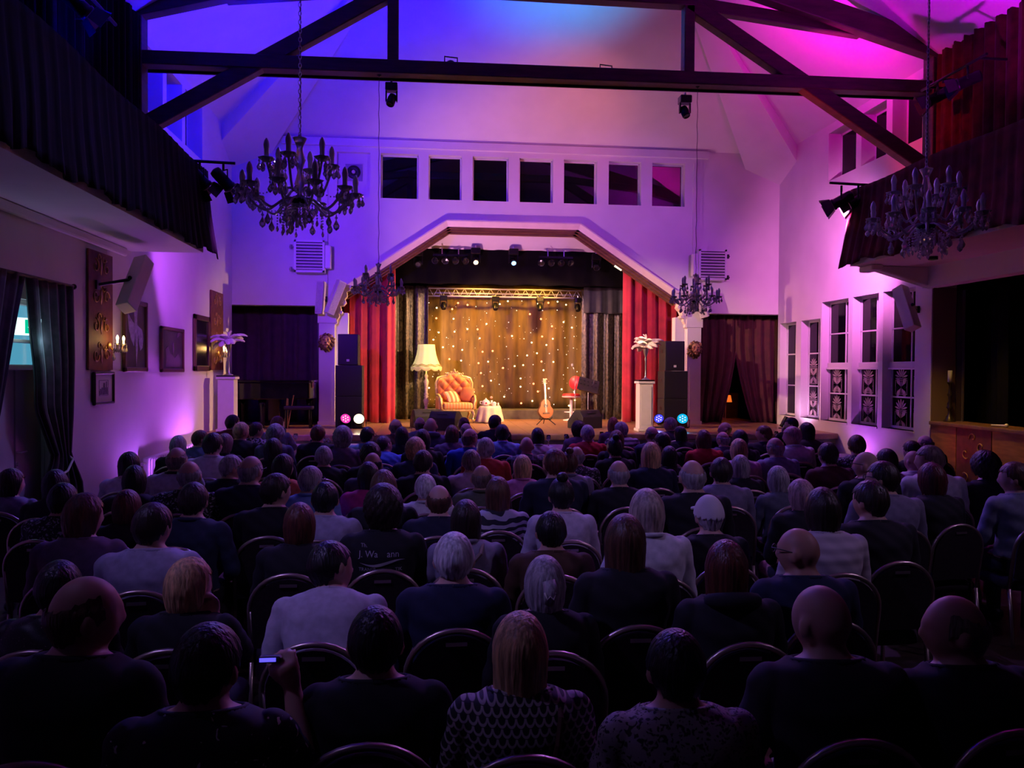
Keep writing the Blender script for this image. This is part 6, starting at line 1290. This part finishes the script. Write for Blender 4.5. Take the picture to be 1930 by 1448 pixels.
HEAD = head_geo(); HC = np.array([0, .012, 1.158]); NECK = np.array([0, -.012, 1.05])
def rotm(ax, a): return np.array(Matrix.Rotation(a, 3, ax))
def head_xf(yaw, pitch, lean):
    R = rotm('Z', -math.radians(yaw)) @ rotm('X', -math.radians(pitch)); L = rotm('X', -math.radians(lean)); hip = np.array([0, -.02, .52])
    def f(p): q = NECK + R @ (np.asarray(p) + HC - NECK); return hip + L @ (q - hip)
    M4 = Matrix.Identity(4); A = L @ R
    for i in range(3):
        for j in range(3): M4[i][j] = A[i][j]
    o = f((0, 0, 0)); M4[0][3], M4[1][3], M4[2][3] = o
    return f, M4, lambda p: hip + L @ (np.asarray(p, float) - hip)
VAR = {}
def hand(m, w, d, up, curl=.5):
    """palm and five fingers growing from wrist w along d; up = back of the hand"""
    d = np.array(d, float); d /= np.linalg.norm(d); up = np.array(up, float); up -= d * np.dot(up, d); up /= np.linalg.norm(up); sd = np.cross(d, up); w = np.array(w, float)
    segs = []
    m.tube([w - d * .01, w + d * .03, w + d * .07, w + d * .09], [.024, .034, .037, .030], 10)
    for k, (o, L) in enumerate(((-.030, .062), (-.010, .074), (.011, .070), (.030, .055))):
        b = w + d * .078 + sd * o; p1 = b + (d * math.cos(curl * .6) - up * math.sin(curl * .6)) * L * .5; p2 = p1 + (d * math.cos(curl * 1.8) - up * math.sin(curl * 1.8)) * L * .5
        m.tube([b - d * .02, b, p1, p2], [.0095, .0095, .009, .0075], 7)
    b = w + d * .035 - sd * .032; m.tube([b + sd * .01, b, b - sd * .018 + d * .025 - up * .012, b - sd * .016 + d * .052 - up * .02], [.011, .0115, .010, .008], 7)
def body_variant(yaw, pose):
    key = (yaw, pose)
    if key in VAR: return VAR[key]
    lean = {'lean': 26}.get(pose, 2); pitch = {'lean': -14, '': -2, 'down': -20}.get(pose, -3)
    hf, M4, bf = head_xf(yaw, pitch, lean)
    m = MB(); segs = []
    sec = [(.49, .165, .13, -.02), (.55, .180, .13, -.025), (.64, .165, .115, -.035), (.74, .158, .108, -.042), (.84, .172, .114, -.044), (.92, .188, .114, -.040), (.975, .196, .102, -.034), (1.01, .178, .088, -.030), (1.035, .128, .074, -.026), (1.055, .075, .062, -.020), (1.085, .056, .057, -.012), (1.12, .053, .056, -.002)]
    n = 28; P = []
    for (z, rx, ry, cy) in sec:
        for k in range(n):
            a = 2 * PI * k / n; c, s = math.cos(a), math.sin(a); e = .86
            P.append(bf((rx * math.copysign(abs(c) ** e, c), cy + ry * math.copysign(abs(s) ** e, s), z)))
    F = [(i * n + k, i * n + (k + 1) % n, (i + 1) * n + (k + 1) % n, (i + 1) * n + k) for i in range(len(sec) - 1) for k in range(n)] + [tuple(range(n - 1, -1, -1)), tuple(range((len(sec) - 1) * n, len(sec) * n))]
    m.add(P, F)
    m.add([hf(p) for p in HEAD.v], HEAD.f)
    capsule(m, bf((0, -.015, 1.03)), hf((0, -.025, -.05)), .056, .052)
    arms = {}
    for s in (-1, 1):
        sh = bf((s * .178, -.03, .975)); el = bf((s * .245, .02, .715)); wr = (s * .13, .27, .60); hd = (-.5 * s, .8, -.1); up = (0, .2, 1); cu = .35
        if pose == 'chin' and s > 0: el = bf((.21, .20, .80)); wr = hf((.055, .085, -.15)); hd = (-.3, .1, 1); up = (.3, 1, 0); cu = 1.0
        if pose == 'raise' and s > 0: el = bf((.255, .12, .78)); wr = (.21, .24, 1.0); hd = (-.25, -.05, 1); up = (0, -1, 0); cu = .9
        if pose == 'clap': el = bf((s * .25, .16, .80)); wr = (s * .045, .32, 1.00); hd = (-s * .1, .2, 1); up = (s * 1, 0, 0); cu = .05
        if pose == 'lean': wr = (s * .10, .46, .62)
        capsule(m, sh, el, .056, .043); capsule(m, el, wr, .042, .027)
        hand(m, np.array(wr), hd, up, cu); arms[s] = (sh, el, np.array(wr, float))
        hp = (s * .095, .0, .545); kn = (s * .125, .43, .515); an = (s * .12, .40, .09)
        capsule(m, hp, kn, .088, .062); capsule(m, kn, an, .058, .040); capsule(m, (s * .12, .37, .045), (s * .13, .55, .04), .045, .035)
    me = m.mesh('person_raw', True); o = bpy.data.objects.new('raw', me); col.objects.link(o)
    r = o.modifiers.new('r', 'REMESH'); r.mode = 'VOXEL'; r.voxel_size = .0105 if pose != 'raise' else .008; r.use_smooth_shade = True
    sm = o.modifiers.new('s', 'SMOOTH'); sm.factor = .5; sm.iterations = 3
    dg = bpy.context.evaluated_depsgraph_get(); ev = o.evaluated_get(dg); bme = bpy.data.meshes.new_from_object(ev); bpy.data.objects.remove(o)
    bme.name = 'person_body'; bme.materials.clear(); bme.polygons.foreach_set('use_smooth', [True] * len(bme.polygons))
    V = np.empty(len(bme.vertices) * 3); bme.vertices.foreach_get('co', V); V = V.reshape(-1, 3)
    NV = np.empty(len(bme.vertices) * 3); bme.vertices.foreach_get('normal', NV); NV = NV.reshape(-1, 3)
    def dseg(p, q):
        p = np.asarray(p, float); q = np.asarray(q, float); d = q - p; t = np.clip(((V - p) @ d) / (d @ d), 0, 1); return np.linalg.norm(V - (p + t[:, None] * d), axis=1), t
    # torso frame coordinates (undo the lean)
    hip = np.array([0, -.02, .52]); Lm = rotm('X', -math.radians(lean)); T = (V - hip) @ Lm + hip
    rr_ = np.hypot(T[:, 0], T[:, 1] + .015)
    collar = 1.043 + .012 * np.cos(np.arctan2(T[:, 0], -(T[:, 1] + .015)))
    dh = np.linalg.norm(V - np.array(hf((0, .01, 0))), axis=1)
    dleg = np.minimum.reduce([dseg((s * .095, .06, .545), (s * .125, .43, .515))[0] - .075 for s in (-1, 1)] + [dseg((s * .125, .43, .515), (s * .12, .40, .09))[0] - .05 for s in (-1, 1)])
    darm = {}
    up_ = np.minimum.reduce([dseg(arms[s][0], arms[s][1])[0] - .05 for s in (-1, 1)])
    fo_, ft = [], []
    for s in (-1, 1):
        d_, t_ = dseg(arms[s][1], arms[s][2]); fo_.append(d_ - .034); ft.append(t_)
    k_ = np.argmin(fo_, axis=0); fo = np.min(fo_, axis=0); ft = np.choose(k_, ft)
    hw_ = np.minimum.reduce([np.linalg.norm(V - arms[s][2], axis=1) for s in (-1, 1)])
    dtor = np.where((T[:, 2] > .5) & (T[:, 2] < 1.06), np.hypot(T[:, 0] / .19, (T[:, 1] + .035) / .12) * .12 - .12, 1.0)
    isfore = (fo < up_) & (fo < .012) & (np.abs(V[:, 1]) < 9) & (fo < dtor + .01)
    hands = (isfore & (ft > .93)) | ((hw_ < .17) & ~(T[:, 1] < .10) & (fo < up_) & (ft > .9))
    upper = (T[:, 2] > .60) & (T[:, 2] < collar) & ~hands & ~((dleg < .015) & (T[:, 1] > .08)) & ~((dh < .115) & (T[:, 2] > 1.02))
    if pose in ('chin', 'raise', 'clap'): upper |= (((up_ < .03) | (isfore & (ft < .9))) & ~hands & (dh > .13))
    short = upper & ~(isfore & (ft > .06))
    legs = ~upper & ~hands & ((T[:, 2] < .63) & ~isfore) & (V[:, 2] > .085)
    shoe = (V[:, 2] <= .10)
    faces = np.empty(len(bme.loops), int); bme.loops.foreach_get('vertex_index', faces); ls = np.empty(len(bme.polygons), int); bme.polygons.foreach_get('loop_start', ls); lt = np.empty(len(bme.polygons), int); bme.polygons.foreach_get('loop_total', lt)
    def sub(mask, off, name, wr=0):
        keep = [i for i in range(len(ls)) if all(mask[faces[ls[i]:ls[i] + lt[i]]])]
        used = np.unique(np.concatenate([faces[ls[i]:ls[i] + lt[i]] for i in keep])); rm = {int(u): j for j, u in enumerate(used)}
        W = V[used] + NV[used] * (off + (wr * (np.sin(V[used][:, 2:3] * 55 + V[used][:, :1] * 23) * np.sin(V[used][:, :1] * 31 + V[used][:, 1:2] * 40)) if wr else 0))
        x = bpy.data.meshes.new(name); x.from_pydata(W.tolist(), [], [[rm[int(q)] for q in faces[ls[i]:ls[i] + lt[i]]] for i in keep]); x.polygons.foreach_set('use_smooth', [True] * len(x.polygons)); x.update(); return x
    VAR[key] = dict(body=bme, long=sub(upper, .011, 'top', .004), short=sub(short, .010, 'top', .003), trousers=sub(legs, .007, 'trousers'), shoes=sub(shoe, .006, 'shoes'), M=M4, wrist=arms[1][2], bf=bf)
    return VAR[key]
HAIRM = {}
def hair_mesh(style):
    if style in HAIRM: return HAIRM[style]
    rr = random.Random(hash(style) % 1000 if False else len(style) * 7)
    nphi, nt = 64, 22
    kw = dict(short=dict(th=.011, front=.052, side=-.008, back=-.070), bob=dict(th=.016, front=.05, side=-.095, back=-.110), long=dict(th=.016, front=.055, side=-.20, back=-.30), curly=dict(th=.034, front=.05, side=-.06, back=-.10),
              fringe=dict(th=.007, front=.0, side=-.012, back=-.075), bun=dict(th=.012, front=.055, side=-.01, back=-.07), clip=dict(th=.017, front=.05, side=-.06, back=-.115), cap=dict(th=.016, front=.035, side=.005, back=.0), hood=dict(th=.022, front=.05, side=-.08, back=-.11))[style]
    th = kw['th']; rx, ry, rz = .079 + th, .098 + th, .120 + th
    m = MB(); rings = []
    for j in range(nt + 1):
        t = j / nt; row = []
        for k in range(nphi):
            ph = 2 * PI * k / nphi  # 0 = face front (+y)
            c = math.cos(ph); f = max(0, c); b = max(0, -c)
            w = abs(ph if ph <= PI else 2 * PI - ph)
            if w < .95: hem = kw['front']
            elif w < 1.5: hem = kw['front'] + (kw['side'] - kw['front']) * ((w - .95) / .55)
            else: hem = kw['side'] + (kw['back'] - kw['side']) * min(1, (w - 1.5) / .9)
            hem += .008 * math.sin(ph * 17) + .006 * math.sin(ph * 29 + 1)
            z = rz - (rz - hem) * t ** 1.15 if t < 1 else hem
            if z > 0: s = math.sqrt(max(0, 1 - (z / rz) ** 2))
            else:
                if style == 'long': s = 1 - .06 * min(1, -z / .12) + .16 * max(0, -z - .12) / .2
                elif style in ('bob', 'clip', 'hood'): s = 1.02 - 1.6 * max(0, -z - .07) - .10 * min(1, -z / .1)
                elif style == 'curly': s = 1.0 - .30 * min(1, -z / .11)
                else: s = 1 - .36 * min(1, -z / .1) ** 1.2 if w > 1.2 else 1
            g = 1 + .016 * math.sin(ph * 26 + 3 * math.sin(z * 30)) + .010 * math.sin(ph * 47 + z * 40)
            if style == 'curly': g = 1 + .07 * math.sin(ph * 11 + z * 55) * math.sin(z * 70 + ph * 5) + .04 * math.sin(ph * 23 - z * 90)
            if style in ('fringe', 'cap'): g = 1 + .006 * math.sin(ph * 30)
            yy = ry * s * g * c
            if style == 'long' and z < -.10 and c < 0: yy = yy * (1 - .30 * min(1, (-z - .10) / .12)) - .035 * min(1, (-z - .1) / .12)
            if style == 'fringe' and z > .035: g *= .93; yy *= .93
            row.append((rx * s * g * math.sin(ph) , yy - .004, z))
        rings.append(row)
    V_ = [p for r_ in rings for p in r_]
    inner = [(p[0] * .80, p[1] * .80, p[2] + .012) for p in rings[-1]]; V_ += inner
    j0 = 0
    if style == 'fringe': j0 = 11
    F = [(j * nphi + k, j * nphi + (k + 1) % nphi, (j + 1) * nphi + (k + 1) % nphi, (j + 1) * nphi + k) for j in range(j0, nt + 1) for k in range(nphi) if not (style == 'fringe' and (k < 12 or k > nphi - 13))]
    m.add(V_, F)
    if style == 'bun': m.sph((0, -.045, .135), (.042, .042, .036), 14, 10)
    if style == 'cap': m.prism([(.085 * math.sin(a), .085 + .07 * math.cos(a)) for a in np.linspace(-PI / 2, PI / 2, 12)], 'z', .03, .04)
    if style == 'clip': m.tube([(0, -.115, .05), (.01, -.135, .0), (-.005, -.13, -.05)], [.03, .035, .02], 10)
    x = m.mesh('hair', True); HAIRM[style] = x; return x
EYE = MB().sph((0, 0, 0), .0125, 8, 6).mesh('eye', True, mat('eye_dark', (.12, .10, .09), .15))
def glasses_mesh():
    m = MB()
    for s in (-1, 1):
        m.tube([(s * .034 + .026 * math.cos(a), .103, .012 + .019 * math.sin(a)) for a in np.linspace(0, 2 * PI, 15)], .0028, 5, False); m.tube([(s * .060, .102, .018), (s * .083, .06, .02), (s * .084, -.005, .012), (s * .083, -.025, -.008)], .0028, 5)
    m.tube([(-.009, .106, .015), (.009, .106, .015)], .0028, 5); return m.mesh('glasses', True, M_BLACK)
GLS = glasses_mesh()
SHORTS = {'skyblue', 'royal', 'lettered', 'lavwhite', 'greylav', 'ribbed', 'olive', 'dots', 'palegrey'}
def person(i, x, y, sc, yaw, hs, hc, top, pose, label):
    q = min((-70, -50, -25, 0, 25, 50, 70), key=lambda k: abs(k - yaw)); pk = pose if pose in ('lean', 'chin', 'raise', 'clap') else ''
    v = body_variant(q, pk); rz = -math.radians((yaw - q) * .8)
    t = thing('person', label, 'person', (x, y, 0), rz, 'seated audience'); t.scale = (sc * (1.06 if hs in ('short', 'bald', 'fringe') else .97), sc, sc)
    sk = SKIN[i % 3]; link('body', v['body'], t, mat=sk)
    link('top', v['short' if top in SHORTS else 'long'], t, mat=top_mat(top)); link('trousers', v['trousers'], t, mat=M_TROUSER); link('shoes', v['shoes'], t, mat=M_SHOE)
    def onhead(name, me, mt=None, loc=(0, 0, 0)):
        o = link(name, me, t, mat=mt); o.matrix_local = v['M'] @ Matrix.Translation(loc); return o
    if hs not in ('bald', 'cap'): onhead('hair', hair_mesh('bob' if hs == 'hood' else hs), hair_mat(hc))
    if hs == 'cap': onhead('hair', hair_mesh('fringe'), hair_mat('grey')); onhead('cap', hair_mesh('cap'), mat('cap_' + hc, HAIRC[hc], .8, noise=.1))
    if hs == 'bald' and sc > .93 and i % 2: onhead('hair', hair_mesh('fringe'), hair_mat('greybrown'))
    if hs == 'clip': onhead('hair_clip', MB().tube([(-.025, -.158, .01), (-.015, -.165, -.02), (0, -.162, -.005), (.015, -.165, -.02), (.025, -.158, .01)], .005, 5).mesh('hair_clip', True, M_SPKWHITE))
    if abs(q) >= 25:
        for s in (-1, 1): onhead('eye', EYE, None, (s * .031, .068, .004))
    if pose == 'glasses': onhead('glasses', GLS)
    if top in ('hoodblue', 'hoodblack'):
        MB().tube([(.10 * math.sin(a), -.055 + .075 * math.cos(a) , 1.045 - .02 * math.cos(a)) for a in np.linspace(-2.5, 2.5, 16) + PI], [.02 + .018 * math.sin(PI * k / 15) for k in range(16)], 8).build('hood', top_mat(top), t, smooth=True)
    return t, v
NB = {}
def neckband(v, m, t):
    k = id(v['body'])
    if k not in NB:
        pts = []
        for q in range(29):
            th = 2 * PI * q / 28; z = 1.043 + .012 * math.cos(th); rx = np.interp(z, [1.01, 1.035, 1.055, 1.085], [.178, .128, .075, .056]); ry = np.interp(z, [1.01, 1.035, 1.055, 1.085], [.088, .074, .062, .057])
            pts.append(v['bf']((rx * math.sin(th) * .98, -.022 - ry * math.cos(th), z)))
        NB[k] = MB().tube(pts, .0125, 6, False).mesh('neckband', True)
    link('neckband', NB[k], t, mat=m)
COLLARS = {'palegrey', 'pinkshirt', 'skyblue', 'lavgrey', 'white', 'greysh', 'olive', 'denim'}
def collar(t, m):
    MB().tube([(.066 * math.sin(a), -.02 + .068 * math.cos(a), 1.052 - .012 * math.cos(a)) for a in np.linspace(.5, 2 * PI - .5, 20)], .013, 6).build('collar', m, t, smooth=True)
for i, (x, y, sc, yaw, hs, hc, top, pose, label, clabel) in enumerate(PEOPLE):
    t, v = person(i, x, y, sc, yaw, hs, hc, top, pose, label)
    neckband(v, top_mat(top), t)
    if top in COLLARS: collar(t, M_BLACK if top == 'palegrey' else top_mat(top))
    chair(x, y + .02 + .03 * math.sin(i), t.rotation_euler.z * .5 + .05 * math.sin(i * 2.3), clabel)
    if top == 'lettered':
        sh = v['short']; bvh = BVHTree.FromPolygons([w.co for w in sh.vertices], [tuple(p.vertices) for p in sh.polygons])
        PR = mat('shirt_print', (.42, .40, .42), .7); pr = MB()
        def onto(m_, name):
            m_.v = [((a[0]), (lambda h: (h[0].y - .004) if h[0] is not None else -.16)(bvh.ray_cast(Vector((a[0], -1, a[2])), Vector((0, 1, 0)))), a[2]) for a in m_.v]; m_.build(name, PR, t)
        def word(txt, size, x0, z0):
            cu = bpy.data.curves.new('txt', 'FONT'); cu.body = txt; cu.size = size; cu.resolution_u = 2; o = bpy.data.objects.new('txt', cu); col.objects.link(o)
            dg = bpy.context.evaluated_depsgraph_get(); me = bpy.data.meshes.new_from_object(o.evaluated_get(dg)); bpy.data.objects.remove(o)
            m_ = MB().add([(x0 + w.co.x, 0, z0 + w.co.y) for w in me.vertices], [tuple(p.vertices) for p in me.polygons]); onto(m_, 'lettering')
        word('Th.', .028, -.115, .985); word('J. Wa', .048, -.125, .935); word('ann', .048, .03, .935); word('TRANSP', .026, -.125, .862); word('TIK', .026, .075, .862)
        sw = MB().grid(24, 3, lambda u, w: (-.12 + .25 * u, 0, .905 - .015 * math.sin(u * PI * 1.6) + (w - .5) * .016 * math.sin(PI * u))); onto(sw, 'swoosh_print')
    if pose == 'raise':
        ph = thing('lit_phone', 'small blue-glowing gadget held in the raised hand', 'phone', (x + v['wrist'][0] * sc - .07, y + v['wrist'][1] * sc, (v['wrist'][2] + .10) * sc)); MB().box((0, 0, 0), (.07, .03, .02)).build('case', M_BLACK, ph, bev=.006, seg=1); MB().box((-.005, -.016, .002), (.05, .002, .012)).build('glow', emis('gadget_blue', (.1, .08, 1), 1.6), ph)
    if top == 'lavgrey' and pose == '' and hs == 'long':
        MB().tube([(-.12, -.17, .80), (-.02, -.17, .90), (.08, -.14, 1.0), (.10, -.06, 1.035)], .014, 6).build('bag_strap', mat('strap_tan', (.25, .18, .15), .7), t)
    if top == 'scales': MB().tube([(.085, -.155, .86), (.10, -.155, .93), (.115, -.12, 1.0), (.12, -.05, 1.03)], .010, 6).build('bag_strap', mat('strap_brown', (.10, .04, .02), .6), t)
# ------------------------------------------------------------------ tables in front of the stage
M_CLOTH = mat('table_linen', (.66, .64, .66), .8, noise=.06, bump=.1); M_WGLASS = mat('wine_glass', (.9, .9, .95), .03, trans=.9, ior=1.45); M_WINE = mat('rose_wine', (.75, .12, .06), .1, trans=.4)
GLASS_ME = MB().lathe([(.033, 0), (.03, .004), (.005, .008), (.004, .085), (.02, .095), (.036, .125), (.038, .15), (.032, .19), (.029, .19), (.034, .15), (.031, .128), (.003, .1)], 14).mesh('wine_glass', True, M_WGLASS); WINE_ME = MB().lathe([(.003, .102), (.030, .128), (.032, .145), (0, .145)], 12).mesh('wine', True, M_WINE)
def glass(x, y, z, label, wine):
    g_ = thing('wine_glass', label, 'glass', (x, y, z), 0, 'wine glasses'); link('bowl', GLASS_ME, g_)
    if wine: link('wine', WINE_ME, g_)
def table(x, y, label, r=.42, z=.74):
    t = thing('round_table', label, 'table', (x, y, 0), 0, 'audience tables')
    MB().lathe([(.25, 0), (.24, .02), (.04, .04), (.035, z - .04), (r - .02, z - .035), (r - .02, z - .01)], 20).build('pedestal_table', M_BLACK, t)
    MB().grid(60, 8, lambda u, v: ((r * min(1, v * 4) + (.05 * (v - .25) * (1 + .5 * math.sin(2 * PI * u * 8)) if v > .25 else 0)) * math.cos(2 * PI * u), (r * min(1, v * 4) + (.05 * (v - .25) * (1 + .5 * math.sin(2 * PI * u * 8)) if v > .25 else 0)) * math.sin(2 * PI * u), z if v < .27 else z - .30 * (v - .27)), True).build('tablecloth', M_CLOTH, t, smooth=True, solid=.005)
TB = [(-1.25, 13.1, 'below the lit floor lights by the piano'), (-.2, 13.25, 'below the wedge monitor'), (1.15, 13.1, 'below the side table'), (2.2, 12.8, 'below the guitar'), (3.1, 13.25, 'below the bar stool'), (4.15, 12.95, 'below the pink feathers'), (5.2, 13.1, 'below the cyan floor light'), (-2.3, 13.1, 'below the piano'), (6.25, 13.25, 'below the parted dark curtains'), (5.2, 11.3, 'with two glowing candle bowls'), (-1.55, 12.2, 'with crystal candle holders'), (6.25, 11.15, 'beneath the tall windows')]
for k, (x, y, lab) in enumerate(TB):
    table(x, y, 'round audience table with white cloth %s' % lab)
    gs_ = []
    for j in range(3):
        a = k + j * 2.1; gs_.append((x + .2 * math.cos(a), y + .2 * math.sin(a), (j + k) % 2 == 0))
    for nm, q in zip(('left', 'middle', 'right'), sorted(gs_)): glass(q[0], q[1], .742, '%s of three wine glasses on the table %s' % (nm, lab), q[2])
    if k in (9, 10, 2):
        for j in range(2):
            cd = thing('candle_bowl', '%s on the table %s, %s' % ('glowing candle bowl' if k != 10 else 'crystal ball candle holder', lab, ('taller', 'shorter')[j]), 'candle holder', (x - .12 + j * .16, y - .1 + .06 * j, .742)); hz = .10 if j else .16
            MB().lathe([(.04, 0), (.035, .006), (.007, .012), (.007, hz)], 12).build('stem', M_STEEL, cd)
            if k != 10: MB().lathe([(.03, hz), (.065, hz + .03), (.07, hz + .08), (.06, hz + .08), (.02, hz + .02)], 14, fn=lambda a, z: 1 + .06 * math.cos(7 * a)).build('bowl', mat('glow_bowl', (.9, .8, .5), .2, emit=(1, .80, .30), es=1.6), cd, smooth=True)
            else:
                cm = MB()
                for q in range(26):
                    zq = 1 - 2 * (q + .5) / 26; aq = q * 2.4; rq = math.sqrt(1 - zq * zq); cm.sph((.055 * rq * math.cos(aq), .055 * rq * math.sin(aq), hz + .05 + .055 * zq), .014, 6, 5)
                cm.build('crystal_globe', M_CRYSTAL, cd)
point((5.2, 11.2, .98), (1, .75, .3), .25, .05)
